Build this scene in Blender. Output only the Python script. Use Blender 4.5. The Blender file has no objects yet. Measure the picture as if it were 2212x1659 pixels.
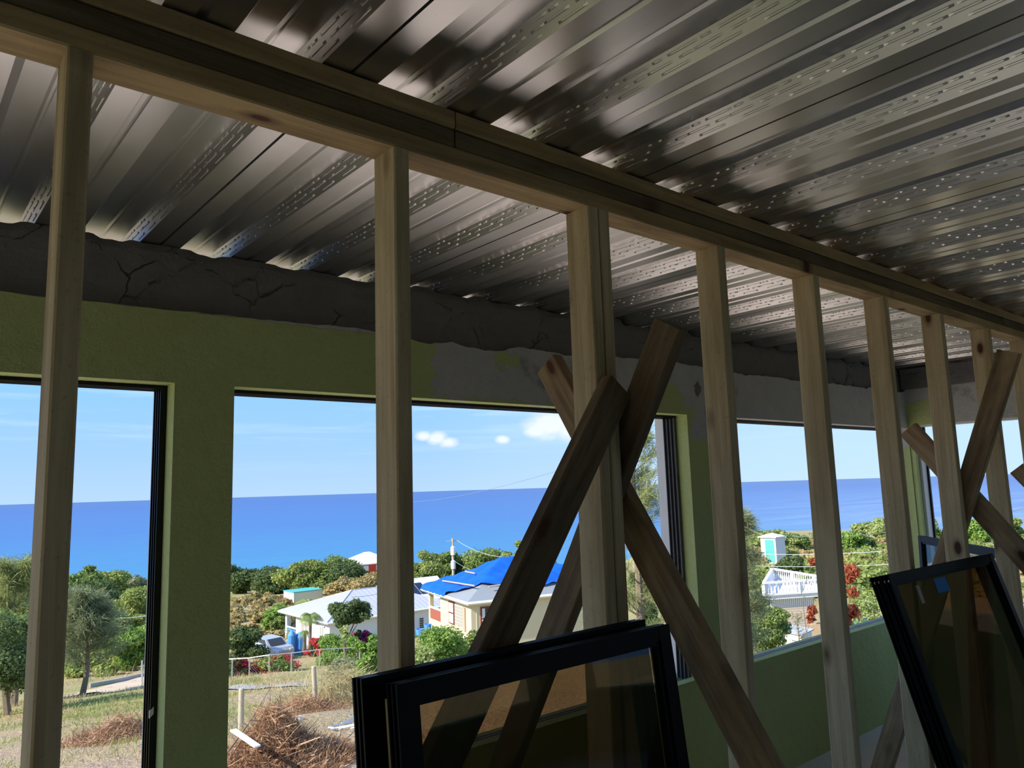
import bpy, math, random
import numpy as np
from mathutils import Matrix, Vector
C = bpy.context.scene
COL = C.collection
random.seed(7)
RNG = np.random.default_rng(11)
PI = math.pi

# ------------------------------------------------------------------ camera, sky, sun, exposure
# world: origin at the eye, +X along the window wall, +Y out to sea, +Z up
CR = np.array([0.766, -0.642, -0.03]); CF = None
YAW, PITCH, ROLL, FPX = math.radians(49.7876), math.radians(7.8214), math.radians(-1.7617), 1637.2
CF = np.array([math.cos(YAW)*math.cos(PITCH), math.sin(YAW)*math.cos(PITCH), math.sin(PITCH)])
_r = np.cross(CF, [0, 0, 1]); _r /= np.linalg.norm(_r); _u = np.cross(_r, CF)
CR = math.cos(ROLL)*_r + math.sin(ROLL)*_u
CU = -math.sin(ROLL)*_r + math.cos(ROLL)*_u
cam = bpy.data.cameras.new('camera'); cam.sensor_fit = 'HORIZONTAL'; cam.sensor_width = 36.0
cam.lens = FPX*36.0/2212.0; cam.clip_start = 0.02; cam.clip_end = 60000
co = bpy.data.objects.new('camera', cam); COL.objects.link(co)
co.matrix_world = Matrix(((CR[0], CU[0], -CF[0], 0), (CR[1], CU[1], -CF[1], 0), (CR[2], CU[2], -CF[2], 0), (0, 0, 0, 1)))
C.camera = co
C.view_settings.view_transform = 'Standard'
C.view_settings.look = 'None'
C.view_settings.gamma = 1.0
C.view_settings.use_curve_mapping = False
C.view_settings.exposure = 0.92

SUN_AZ, SUN_EL, SUN_E = math.radians(174), math.radians(36), 3.9
sun = bpy.data.lights.new('sun', 'SUN'); sun.energy = SUN_E; sun.angle = math.radians(0.6); sun.color = (1.0, 0.93, 0.82)
so = bpy.data.objects.new('sun', sun); COL.objects.link(so)
_sd = Vector((math.cos(SUN_AZ)*math.cos(SUN_EL), math.sin(SUN_AZ)*math.cos(SUN_EL), math.sin(SUN_EL)))
so.rotation_euler = _sd.to_track_quat('Z', 'Y').to_euler(); so.location = (-20, 5, 30)


class NT:
    """small helper to write node trees"""
    def __init__(s, tree): s.t = tree; s.n = tree.nodes; s.l = tree.links
    def add(s, typ, **kw):
        n = s.n.new(typ)
        for k, v in kw.items():
            if k == 'inp':
                for i, val in v.items():
                    if isinstance(val, bpy.types.NodeSocket): s.l.new(val, n.inputs[i])
                    else: n.inputs[i].default_value = val
            else: setattr(n, k, v)
        return n
    def math(s, op, a, b=0.0, c=None):
        n = s.add('ShaderNodeMath', operation=op, inp={0: a, 1: b})
        if c is not None:
            if isinstance(c, bpy.types.NodeSocket): s.l.new(c, n.inputs[2])
            else: n.inputs[2].default_value = c
        return n.outputs[0]
    def ramp(s, fac, stops):
        n = s.n.new('ShaderNodeValToRGB'); e = n.color_ramp.elements
        while len(e) < len(stops): e.new(0.5)
        for el, (p, c) in zip(e, stops):
            el.position = p; el.color = (c, c, c, 1) if isinstance(c, (int, float)) else (*c, 1)
        s.l.new(fac, n.inputs[0]); return n.outputs[0]
    def mix(s, f, a, b, blend='MIX'):
        n = s.n.new('ShaderNodeMix'); n.data_type = 'RGBA'; n.blend_type = blend
        for i, v in ((0, f), (6, a), (7, b)):
            if isinstance(v, bpy.types.NodeSocket): s.l.new(v, n.inputs[i])
            else: n.inputs[i].default_value = v if i == 0 else (*v, 1)
        return n.outputs[2]
    def noise(s, vec, scale, detail=3.0, rough=0.55, dist=0.0):
        n = s.add('ShaderNodeTexNoise', inp={'Scale': scale, 'Detail': detail, 'Roughness': rough, 'Distortion': dist})
        if vec is not None: s.l.new(vec, n.inputs['Vector'])
        return n.outputs[0]
    def mapv(s, vec, scale=(1, 1, 1), loc=(0, 0, 0)):
        n = s.add('ShaderNodeMapping', inp={'Vector': vec, 'Scale': scale})
        if isinstance(loc, bpy.types.NodeSocket): s.l.new(loc, n.inputs['Location'])
        else: n.inputs['Location'].default_value = loc
        return n.outputs[0]


world = bpy.data.worlds.new('sky'); C.world = world; world.use_nodes = True
W_ = NT(world.node_tree); W_.n.clear()
tc = W_.add('ShaderNodeTexCoord').outputs['Generated']
sx = W_.add('ShaderNodeSeparateXYZ', inp={0: tc})
dz = sx.outputs[2]
base = W_.ramp(dz, [(0.0, (0.34, 0.50, 0.84)), (0.06, (0.27, 0.46, 0.82)), (0.15, (0.20, 0.44, 0.78)), (0.40, (0.14, 0.34, 0.70)), (1.0, (0.08, 0.22, 0.56))])
# lighter, hazier sky toward the right-hand shore (+X)
hz = W_.ramp(sx.outputs[0], [(0.55, 0.0), (0.95, 1.0)])
base = W_.mix(W_.math('MULTIPLY', hz, 0.55), base, (0.50, 0.66, 0.84))
# thin streaks
st = W_.noise(W_.mapv(tc, (2.2, 2.2, 38)), 1.6, 5, 0.6, 0.3)
stf = W_.math('MULTIPLY', W_.ramp(st, [(0.50, 0.0), (0.74, 1.0)]), W_.ramp(dz, [(0.02, 0.0), (0.10, 1.0)]))
col = W_.mix(W_.math('MULTIPLY', stf, 0.55), base, (0.52, 0.66, 0.82))
# cumulus low over the sea
cn = W_.noise(W_.mapv(tc, (9, 9, 17)), 2.6, 6, 0.62, 0.2)
def puff(px, py, rx):
    v = (CF + CR*(px-1106)/FPX - CU*(py-829.5)/FPX); v = v/np.linalg.norm(v)
    d = W_.add('ShaderNodeVectorMath', operation='SUBTRACT', inp={0: tc, 1: tuple(v)}).outputs[0]
    d = W_.mapv(d, (1.0/rx, 1.0/rx, 1.7/rx))
    ln = W_.add('ShaderNodeVectorMath', operation='LENGTH', inp={0: d}).outputs['Value']
    return W_.math('SUBTRACT', 1.0, ln)
pf = puff(1190, 915, 0.046)
for q in ((1235, 930, 0.034), (1160, 930, 0.022), (945, 946, 0.020), (968, 955, 0.018), (916, 942, 0.015), (1085, 950, 0.013)):
    pf = W_.math('MAXIMUM', pf, puff(*q))
pm = W_.ramp(W_.math('ADD', W_.math('MULTIPLY', pf, 0.75), W_.math('MULTIPLY', cn, 0.8)), [(0.46, 0.0), (0.92, 1.0)])
pm = W_.math('MULTIPLY', pm, W_.ramp(pf, [(-0.0, 0.0), (0.25, 1.0)]))
far = W_.math('MULTIPLY', W_.ramp(cn, [(0.60, 0.0), (0.72, 1.0)]), W_.ramp(dz, [(0.28, 0.0), (0.4, 1.0)]))
col = W_.mix(W_.math('MULTIPLY', W_.math('MAXIMUM', pm, far), 0.8), col, (0.70, 0.72, 0.80))
bg = W_.add('ShaderNodeBackground', inp={0: col, 1: 0.78})
W_.l.new(bg.outputs[0], W_.add('ShaderNodeOutputWorld').inputs[0])

# ------------------------------------------------------------------ pixel <-> place helpers (for reading distances off the photo)
def ray(px, py): return CF + CR*(px-1106)/FPX - CU*(py-829.5)/FPX
def at(px, py, d):
    v = ray(px, py); return v*(d/math.hypot(v[0], v[1]))

# ------------------------------------------------------------------ mesh helpers
OFF = {}
class MB:
    def __init__(s): s.v = []; s.f = []
    def quad(s, a, b, c, d):
        n = len(s.v); s.v += [tuple(a), tuple(b), tuple(c), tuple(d)]; s.f.append((n, n+1, n+2, n+3)); return s
    def tri(s, a, b, c):
        n = len(s.v); s.v += [tuple(a), tuple(b), tuple(c)]; s.f.append((n, n+1, n+2)); return s
    def box(s, x0, x1, y0, y1, z0, z1):
        n = len(s.v)
        s.v += [(x0, y0, z0), (x1, y0, z0), (x1, y1, z0), (x0, y1, z0), (x0, y0, z1), (x1, y0, z1), (x1, y1, z1), (x0, y1, z1)]
        s.f += [(n, n+3, n+2, n+1), (n+4, n+5, n+6, n+7), (n, n+1, n+5, n+4), (n+1, n+2, n+6, n+5), (n+2, n+3, n+7, n+6), (n+3, n, n+4, n+7)]
        return s
    def obox(s, o, ex, ey, ez):
        o, ex, ey, ez = map(np.array, (o, ex, ey, ez)); n = len(s.v)
        s.v += [tuple(o), tuple(o+ex), tuple(o+ex+ey), tuple(o+ey), tuple(o+ez), tuple(o+ex+ez), tuple(o+ex+ey+ez), tuple(o+ey+ez)]
        s.f += [(n, n+3, n+2, n+1), (n+4, n+5, n+6, n+7), (n, n+1, n+5, n+4), (n+1, n+2, n+6, n+5), (n+2, n+3, n+7, n+6), (n+3, n, n+4, n+7)]
        return s
    def prism(s, poly, z0, z1):
        n = len(s.v); k = len(poly)
        s.v += [(p[0], p[1], z0) for p in poly] + [(p[0], p[1], z1) for p in poly]
        s.f += [tuple(range(n+k-1, n-1, -1)), tuple(range(n+k, n+2*k))]
        for i in range(k):
            j = (i+1) % k; s.f.append((n+i, n+j, n+k+j, n+k+i))
        return s
    def tube(s, pts, r, k=6):
        pts = [np.array(p, float) for p in pts]; rs = r if hasattr(r, '__len__') else [r]*len(pts)
        n0 = len(s.v)
        for i, p in enumerate(pts):
            t = pts[min(i+1, len(pts)-1)]-pts[max(i-1, 0)]; t = t/(np.linalg.norm(t)+1e-9)
            a = np.cross(t, (0, 0, 1) if abs(t[2]) < .9 else (1, 0, 0)); a /= np.linalg.norm(a); b = np.cross(t, a)
            for j in range(k):
                q = p+rs[i]*(math.cos(2*PI*j/k)*a+math.sin(2*PI*j/k)*b); s.v.append(tuple(q))
        for i in range(len(pts)-1):
            for j in range(k):
                a = n0+i*k+j; b = n0+i*k+(j+1) % k; s.f.append((a, b, b+k, a+k))
        s.f.append(tuple(n0+j for j in range(k-1, -1, -1))); s.f.append(tuple(n0+(len(pts)-1)*k+j for j in range(k)))
        return s
    def lathe(s, c, prof, k=16):
        n0 = len(s.v)
        for r, z in prof:
            for j in range(k): s.v.append((c[0]+r*math.cos(2*PI*j/k), c[1]+r*math.sin(2*PI*j/k), c[2]+z))
        for i in range(len(prof)-1):
            for j in range(k):
                a = n0+i*k+j; b = n0+i*k+(j+1) % k; s.f.append((a, b, b+k, a+k))
        return s
    def build(s, name, mat, parent=None, smooth=False):
        o = (0, 0, 0)
        if parent is not None: o = OFF.get(parent.name, (0, 0, 0))
        me = bpy.data.meshes.new(name)
        me.from_pydata([(a-o[0], b-o[1], c-o[2]) for a, b, c in s.v], [], s.f); me.update()
        if smooth: me.polygons.foreach_set('use_smooth', [True]*len(me.polygons))
        me.materials.append(mat)
        ob = bpy.data.objects.new(name, me); COL.objects.link(ob)
        if parent is not None: ob.parent = parent; OFF[ob.name] = o
        return ob

def fast_mesh(name, verts, nq, mat, k=4):
    """verts (nq*k,3) of separate k-gons"""
    me = bpy.data.meshes.new(name)
    me.vertices.add(len(verts)); me.vertices.foreach_set('co', np.asarray(verts, np.float32).ravel())
    me.loops.add(nq*k); me.loops.foreach_set('vertex_index', np.arange(nq*k, dtype=np.int32))
    me.polygons.add(nq); me.polygons.foreach_set('loop_start', np.arange(0, nq*k, k, dtype=np.int32))
    me.update(calc_edges=True); me.materials.append(mat)
    return me

def tag(o, label=None, cat=None, group=None, kind=None):
    if label: o['label'] = label
    if cat: o['category'] = cat
    if group: o['group'] = group
    if kind: o['kind'] = kind
    return o
def thing(name, label, cat, loc=(0, 0, 0), group=None, rot=None):
    o = bpy.data.objects.new(name, None); COL.objects.link(o); o.location = [float(q) for q in loc]
    o.empty_display_size = 0.1
    if rot is not None: o.rotation_euler = rot; OFF[o.name] = (0, 0, 0)
    else: OFF[o.name] = tuple(float(q) for q in loc)
    return tag(o, label, cat, group)
def mesh_obj(name, me, parent=None, loc=None):
    o = bpy.data.objects.new(name, me); COL.objects.link(o)
    if parent is not None: o.parent = parent; OFF[o.name] = OFF.get(parent.name, (0, 0, 0))
    if loc is not None: o.location = [float(q) for q in loc]
    return o

# ------------------------------------------------------------------ materials
def new_mat(name):
    m = bpy.data.materials.new(name); m.use_nodes = True; t = NT(m.node_tree); t.n.clear()
    return m, t
def finish(t, bsdf): t.l.new(bsdf, t.add('ShaderNodeOutputMaterial').inputs[0])
def principled(t, col, rough=0.7, metal=0.0, normal=None, spec=0.5, **kw):
    n = t.n.new('ShaderNodeBsdfPrincipled')
    for k, v in (('Base Color', col), ('Roughness', rough), ('Metallic', metal), ('Specular IOR Level', spec)):
        if isinstance(v, bpy.types.NodeSocket): t.l.new(v, n.inputs[k])
        else: n.inputs[k].default_value = (*v, 1) if isinstance(v, tuple) else v
    if normal is not None: t.l.new(normal, n.inputs['Normal'])
    for k, v in kw.items(): n.inputs[k].default_value = v
    return n.outputs[0]
def bump(t, h, strength=0.4, dist=0.01):
    return t.add('ShaderNodeBump', inp={'Height': h, 'Strength': strength, 'Distance': dist}).outputs[0]
def plain(name, col, rough=0.6, metal=0.0, var=0.12, scale=6.0, spec=0.4):
    m, t = new_mat(name); v = t.add('ShaderNodeTexCoord').outputs['Object']
    nz = t.noise(v, scale, 4)
    c = t.mix(nz, tuple(x*(1-var) for x in col), tuple(min(1, x*(1+var)) for x in col))
    finish(t, principled(t, c, rough, metal, spec=spec)); return m

def wood(name, light, dark, stain, knot=(0.11, 0.045, 0.028), stain_amt=0.5):
    m, t = new_mat(name)
    v = t.add('ShaderNodeTexCoord').outputs['Object']
    rnd = t.add('ShaderNodeObjectInfo').outputs['Random']
    cmb = t.add('ShaderNodeCombineXYZ', inp={0: t.math('MULTIPLY', rnd, 37.0), 1: t.math('MULTIPLY', rnd, 11.0), 2: t.math('MULTIPLY', rnd, 53.0)}).outputs[0]
    vo = t.add('ShaderNodeVectorMath', operation='ADD', inp={0: v, 1: cmb}).outputs[0]
    grain = t.noise(t.mapv(vo, (1, 1, 0.05)), 55, 4, 0.6, 0.4)
    broad = t.noise(t.mapv(vo, (1, 1, 0.10)), 13, 3, 0.55, 0.8)
    # knots
    vk = t.mapv(vo, (7.5, 0.6, 3.6))
    vor = t.add('ShaderNodeTexVoronoi', inp={'Vector': vk, 'Scale': 1.0}).outputs['Distance']
    kn = t.ramp(vor, [(0.085, 1.0), (0.115, 0.5), (0.20, 0.0)])
    g = t.math('ADD', t.math('MULTIPLY', grain, 0.55), t.math('MULTIPLY', broad, 0.55))
    c = t.mix(t.ramp(g, [(0.40, 0.0), (0.64, 1.0)]), dark, light)
    sn = t.ramp(t.noise(t.mapv(vo, (1, 1, 0.35)), 5, 4, 0.65), [(0.46, 0.0), (0.68, 1.0)])
    c = t.mix(t.math('MULTIPLY', sn, stain_amt), c, stain)
    c = t.mix(t.math('MULTIPLY', t.ramp(t.noise(vo, 90, 2), [(0.62, 0.0), (0.72, 1.0)]), 0.25), c, tuple(x*0.35 for x in dark))
    c = t.mix(kn, c, knot)
    h = t.math('ADD', grain, t.math('MULTIPLY', kn, -0.6))
    finish(t, principled(t, c, 0.78, normal=bump(t, h, 0.35, 0.002), spec=0.25))
    return m
M = {}
M['stud'] = wood('pine_stud', (0.76, 0.61, 0.39), (0.50, 0.37, 0.21), (0.36, 0.30, 0.19), stain_amt=0.40)
M['plate'] = wood('pine_plate', (0.58, 0.41, 0.21), (0.34, 0.225, 0.11), (0.18, 0.14, 0.08), stain_amt=0.45)
M['plate_dark'] = wood('weathered_plate', (0.24, 0.185, 0.11), (0.12, 0.085, 0.05), (0.07, 0.05, 0.035), stain_amt=0.55)
M['brace'] = wood('weathered_shaded_brace', (0.27, 0.19, 0.11), (0.11, 0.07, 0.042), (0.05, 0.035, 0.027), stain_amt=0.75)
M['brace_brown'] = wood('brown_brace', (0.50, 0.36, 0.21), (0.25, 0.16, 0.09), (0.09, 0.055, 0.04), stain_amt=0.6)

def galvanised():
    m, t = new_mat('galvanised_steel'); v = t.add('ShaderNodeTexCoord').outputs['Object']
    blot = t.noise(t.mapv(v, (1, 0.25, 1)), 6, 5, 0.65)
    spots = t.ramp(t.noise(t.mapv(v, (1, .6, 1)), 60, 2, 0.6), [(0.74, 0.0), (0.80, 1.0)])
    c = t.mix(blot, (0.60, 0.59, 0.585), (0.79, 0.765, 0.745))
    c = t.mix(t.math('MULTIPLY', spots, 0.30), c, (0.20, 0.18, 0.15))
    r = t.math('ADD', t.math('MULTIPLY', blot, 0.12), 0.25)
    finish(t, principled(t, c, r, 0.97, normal=bump(t, t.noise(t.mapv(v, (1, 0.3, 1)), 9, 3), 0.035, 0.01)))
    return m
M['deck'] = galvanised()

def plaster():
    m, t = new_mat('green_plaster'); v = t.add('ShaderNodeTexCoord').outputs['Object']
    s = t.add('ShaderNodeSeparateXYZ', inp={0: v}); X, Y, Z = s.outputs[0], s.outputs[1], s.outputs[2]
    n1 = t.noise(v, 5, 5, 0.6); n2 = t.noise(v, 22, 4, 0.6); n3 = t.noise(v, 130, 3, 0.6)
    green = t.mix(n1, (0.46, 0.53, 0.215), (0.53, 0.60, 0.27))
    green = t.mix(t.ramp(n2, [(0.55, 0.0), (0.8, 0.35)]), green, (0.36, 0.42, 0.16))
    grey = t.mix(t.noise(v, 8, 6, 0.7), (0.42, 0.415, 0.41), (0.64, 0.63, 0.62))
    grey = t.mix(t.ramp(t.noise(v, 3.2, 6, 0.75), [(0.56, 0.0), (0.66, 0.7)]), grey, (0.22, 0.235, 0.20))
    j = t.math('MULTIPLY', t.math('SUBTRACT', n2, 0.5), 0.16); j2 = t.math('MULTIPLY', t.math('SUBTRACT', n1, 0.5), 0.12)
    jx = t.math('ADD', j, j2)
    def gt(a, b, w=0.004):       # soft step a > b
        return t.add('ShaderNodeMapRange', inp={0: t.math('SUBTRACT', a, b), 1: -w, 2: w, 3: 0.0, 4: 1.0}).outputs[0]
    Xj = t.math('ADD', X, jx); Zj = t.math('ADD', Z, t.math('MULTIPLY', jx, 0.7)); Yj = t.math('ADD', Y, jx)
    # paint stripped off above the windows, right of x = 1.8, and down the top of the second pier
    m1 = t.math('MULTIPLY', gt(t.math('ADD', Xj, t.math('MULTIPLY', Z, -0.12)), 1.74), gt(Zj, 0.392))
    m2 = t.math('MULTIPLY', gt(Xj, 3.565), gt(Zj, 0.235))
    mk = t.math('MAXIMUM', t.math('MAXIMUM', m1, m2), gt(t.math('ADD', Z, t.math('MULTIPLY', j, 0.12)), 0.631, 0.0015))
    def ell(cx, cz, rx, rz):
        a = t.math('DIVIDE', t.math('SUBTRACT', Xj, cx), rx); b = t.math('DIVIDE', t.math('SUBTRACT', Zj, cz), rz)
        return gt(1.0, t.math('ADD', t.math('MULTIPLY', a, a), t.math('MULTIPLY', b, b)), 0.08)
    leave = t.math('MAXIMUM', ell(2.21, 0.585, 0.075, 0.045), t.math('MAXIMUM', ell(3.40, 0.43, 0.10, 0.12), ell(3.40, 0.39, 0.22, 0.05)))
    mk = t.math('MULTIPLY', mk, t.math('SUBTRACT', 1.0, leave))
    # end wall: grey away from the corner
    onend = gt(X, 6.443, 0.003)
    me_ = t.math('MULTIPLY', onend, t.math('MAXIMUM', t.math('MULTIPLY', gt(2.45, Yj), gt(Zj, 0.40)), gt(Zj, 0.60)))
    onfront = t.math('SUBTRACT', 1.0, onend)
    mk = t.math('ADD', t.math('MULTIPLY', mk, onfront), me_)
    rev = t.math('MULTIPLY', gt(2.69, Y), 1.0)     # the reveals keep their paint
    c = t.mix(mk, green, grey)
    h = t.math('ADD', t.math('MULTIPLY', n3, 0.35), t.math('ADD', n2, t.math('MULTIPLY', mk, -0.25)))
    finish(t, principled(t, c, 0.82, normal=bump(t, h, 0.9, 0.010), spec=0.25)); return m
M['plaster'] = plaster()

def concrete(name, a, b, bs=0.6, scale=7):
    m, t = new_mat(name); v = t.add('ShaderNodeTexCoord').outputs['Object']
    n1 = t.noise(v, scale, 6, 0.65); n2 = t.noise(v, 45, 4, 0.6)
    c = t.mix(n1, a, b); c = t.mix(t.ramp(n2, [(0.60, 0.0), (0.75, 0.5)]), c, tuple(x*0.5 for x in a))
    finish(t, principled(t, c, 0.85, normal=bump(t, t.math('ADD', n1, t.math('MULTIPLY', n2, 0.4)), bs, 0.012), spec=0.25)); return m
def beam_mat():
    m, t = new_mat('rough_concrete'); v = t.add('ShaderNodeTexCoord').outputs['Object']
    n1 = t.noise(v, 6, 6, 0.7); n2 = t.noise(v, 40, 4, 0.65)
    wv = t.add('ShaderNodeTexNoise', inp={'Vector': v, 'Scale': 7.0, 'Detail': 3.0}).outputs['Color']
    vv = t.add('ShaderNodeVectorMath', operation='MULTIPLY_ADD', inp={0: wv, 1: (0.16, 0.16, 0.16), 2: v}).outputs[0]
    ed = t.add('ShaderNodeTexVoronoi', feature='DISTANCE_TO_EDGE', inp={'Vector': t.mapv(vv, (1, 0.3, 1.0)), 'Scale': 3.6}).outputs['Distance']
    ck = t.math('MULTIPLY', t.ramp(ed, [(0.0, 1.0), (0.014, 0.0)]), t.ramp(n1, [(0.48, 0.0), (0.62, 0.8)]))
    c = t.mix(n1, (0.15, 0.145, 0.145), (0.27, 0.255, 0.25)); c = t.mix(t.math('MULTIPLY', ck, 0.75), c, (0.05, 0.05, 0.05))
    h = t.math('ADD', t.math('ADD', n1, t.math('MULTIPLY', n2, 0.4)), t.math('MULTIPLY', ck, -1.2))
    finish(t, principled(t, c, 0.88, normal=bump(t, h, 0.9, 0.02), spec=0.2)); return m
M['beam'] = beam_mat()
M['floor'] = concrete('floor_concrete', (0.64, 0.645, 0.65), (0.78, 0.78, 0.77), 0.2, 3)
M['pale_plaster'] = concrete('pale_plaster', (0.55, 0.54, 0.50), (0.68, 0.66, 0.62), 0.3, 4)
M['slab'] = concrete('slab_concrete', (0.38, 0.37, 0.35), (0.50, 0.49, 0.46))
M['bronze'] = plain('bronze_aluminium', (0.018, 0.017, 0.017), 0.42, 0.55, 0.3, 14)
M['panel_frame'] = plain('black_aluminium', (0.005, 0.005, 0.006), 0.5, 0.0, 0.3, 14, 0.15)
M['grey_alu'] = plain('pale_aluminium_track', (0.55, 0.53, 0.57), 0.5, 0.2, 0.35, 20)
M['track_grey'] = plain('grey_bronze_track', (0.13, 0.125, 0.13), 0.45, 0.3, 0.3, 20)
M['steel'] = plain('bright_screw_steel', (0.75, 0.75, 0.75), 0.22, 1.0, 0.05)
M['white_paint'] = plain('white_paint', (0.80, 0.80, 0.82), 0.6, 0, 0.05)
M['tape_blue'] = plain('blue_tape', (0.02, 0.22, 0.62), 0.6)
M['tape_pale'] = plain('pale_tape', (0.5, 0.45, 0.38), 0.6)

def glass_mat():
    m, t = new_mat('tinted_glass')
    fc = t.add('ShaderNodeLayerWeight', inp={0: 0.5}).outputs['Facing']
    fr = t.math('ADD', 0.022, t.math('MULTIPLY', t.math('POWER', fc, 5.0), 0.85))
    v = t.add('ShaderNodeTexCoord').outputs['Object']
    dirt = t.ramp(t.noise(v, 6, 5, 0.7), [(0.40, 0.0), (0.8, 0.05)])
    tr = t.add('ShaderNodeBsdfTransparent', inp={0: (0.66, 0.595, 0.515, 1)}).outputs[0]
    gl = t.add('ShaderNodeBsdfGlossy', inp={0: (1, 1, 1, 1), 1: 0.02}).outputs[0]
    df = t.add('ShaderNodeBsdfDiffuse', inp={0: (0.35, 0.30, 0.25, 1)}).outputs[0]
    a = t.add('ShaderNodeMixShader', inp={0: fr, 1: tr, 2: gl}).outputs[0]
    finish(t, t.add('ShaderNodeMixShader', inp={0: dirt, 1: a, 2: df}).outputs[0]); return m
M['glass'] = glass_mat()

def leaf_mat(name, a, b, c2=None, trans=0.38):
    m, t = new_mat(name); g = t.add('ShaderNodeNewGeometry')
    v = t.add('ShaderNodeTexCoord').outputs['Object']
    f = t.math('ADD', t.math('MULTIPLY', g.outputs['Random Per Island'], 0.6), t.math('MULTIPLY', t.noise(v, 0.9, 3), 0.5))
    c = t.ramp(f, [(0.15, a), (0.85, b)] if c2 is None else [(0.1, a), (0.6, b), (0.92, c2)])
    p = principled(t, c, 0.65, spec=0.25)
    tr = t.add('ShaderNodeBsdfTranslucent', inp={0: c}).outputs[0]
    finish(t, t.add('ShaderNodeMixShader', inp={0: trans, 1: p, 2: tr}).outputs[0]); return m
M['leaf_dark'] = leaf_mat('dark_leaves', (0.052, 0.098, 0.034), (0.172, 0.23, 0.081))
M['leaf_mid'] = leaf_mat('green_leaves', (0.10, 0.17, 0.04), (0.34, 0.43, 0.13))
M['leaf_olive'] = leaf_mat('olive_leaves', (0.16, 0.22, 0.05), (0.44, 0.50, 0.15))
M['leaf_bright'] = leaf_mat('bright_leaves', (0.103, 0.207, 0.034), (0.345, 0.506, 0.115))
M['leaf_dry'] = leaf_mat('dry_scrub', (0.26, 0.23, 0.08), (0.50, 0.42, 0.18), (0.56, 0.38, 0.19))
M['leaf_grey'] = leaf_mat('grey_green_needles', (0.15, 0.19, 0.09), (0.42, 0.45, 0.25))
M['leaf_needle'] = leaf_mat('casuarina_needles', (0.169, 0.221, 0.078), (0.52, 0.546, 0.234))
M['leaf_lime'] = leaf_mat('lime_leaves', (0.20, 0.28, 0.07), (0.55, 0.62, 0.26))
M['petal_red'] = leaf_mat('red_bracts', (0.42, 0.03, 0.05), (0.78, 0.09, 0.10))
M['petal_magenta'] = leaf_mat('magenta_bracts', (0.34, 0.02, 0.20), (0.62, 0.05, 0.38))
M['leaf_rust'] = leaf_mat('rust_leaves', (0.30, 0.07, 0.03), (0.55, 0.16, 0.08))
M['brush'] = leaf_mat('dead_brush', (0.20, 0.09, 0.045), (0.46, 0.27, 0.15), (0.62, 0.45, 0.30), 0.1)
M['straw'] = leaf_mat('dry_straw', (0.30, 0.24, 0.11), (0.55, 0.45, 0.25), (0.36, 0.40, 0.14), 0.2)
M['bark'] = plain('bark', (0.22, 0.17, 0.12), 0.9, 0, 0.4, 12)
M['post_wood'] = plain('weathered_post', (0.50, 0.44, 0.32), 0.85, 0, 0.25, 9)
M['galv_post'] = plain('galvanised_post', (0.55, 0.58, 0.60), 0.4, 0.6)
M['house_white'] = plain('white_render', (0.82, 0.82, 0.84), 0.8, 0, 0.04, 1)
M['house_yellow'] = plain('yellow_render', (0.80, 0.66, 0.42), 0.8, 0, 0.05, 1)
M['house_cream'] = plain('cream_render', (0.80, 0.76, 0.55), 0.8, 0, 0.05, 1)
M['roof_white'] = plain('white_roof_sheet', (0.47, 0.485, 0.56), 0.55, 0, 0.06, 1)
M['roof_grey'] = plain('grey_roof_sheet', (0.29, 0.31, 0.33), 0.55, 0, 0.08, 1)
M['tarp'] = plain('blue_tarpaulin', (0.004, 0.11, 0.72), 0.5, 0, 0.2, 1.5)
M['batten'] = plain('pine_batten', (0.55, 0.40, 0.30), 0.8)
M['red_trim'] = plain('oxblood_trim', (0.22, 0.05, 0.04), 0.6)
M['brick_red'] = plain('red_boards', (0.36, 0.11, 0.07), 0.7)
M['red_wall'] = plain('red_render', (0.70, 0.07, 0.03), 0.7)
M['blue_paint'] = plain('blue_paint', (0.10, 0.32, 0.75), 0.6)
M['teal'] = plain('teal_paint', (0.10, 0.45, 0.42), 0.6)
M['dark_glass'] = plain('dark_louvre_glass', (0.05, 0.055, 0.06), 0.25)
M['louvre'] = plain('grey_louvre', (0.40, 0.40, 0.38), 0.4)
M['wood_wall'] = plain('bleached_boards', (0.62, 0.52, 0.42), 0.85, 0, 0.15, 3)
M['ply'] = plain('plywood_door', (0.62, 0.44, 0.27), 0.8, 0, 0.12, 3)
M['car_silver'] = plain('silver_paint', (0.62, 0.64, 0.68), 0.3, 0.4)
M['rubber'] = plain('black_rubber', (0.02, 0.02, 0.02), 0.8)
M['solar'] = plain('solar_cell_blue', (0.02, 0.03, 0.07), 0.2)

# ------------------------------------------------------------------ the shell of the room
W, FL, HEAD, SILL = 2.645, -1.72, 0.384, -1.090
XL, XR, YB = -3.2, 6.45, -4.5
TH = 0.23
struct = lambda o, label=None: tag(o, label, None, None, 'structure')

fl = MB(); fl.box(XL-TH, XR+TH, YB-TH, W+TH, FL-0.18, FL)
struct(fl.build('floor', M['floor']), 'bare grey concrete floor of the unfinished room')

def wall_mesh(boxes): 
    m = MB()
    for b in boxes: m.box(*b)
    return m
GZ = -4.6
wf = MB()
WINS = [(-1.78, 0.758), (0.958, 3.532), (4.0, 6.44)]
xs = [XL-TH] + [q for w in WINS for q in w] + [XR+TH]
wf.box(XL-TH, XR+TH, W, W+TH, GZ-1.5, SILL)
for a_, b_ in WINS: wf.box(a_, b_, W, W+.055, SILL, -1.052)
for a, b in zip(xs[0::2], xs[1::2]): wf.box(a, b, W, W+TH, SILL, HEAD)
wf.box(XL-TH, XR+TH, W, W+TH, HEAD, 0.52)
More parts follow.
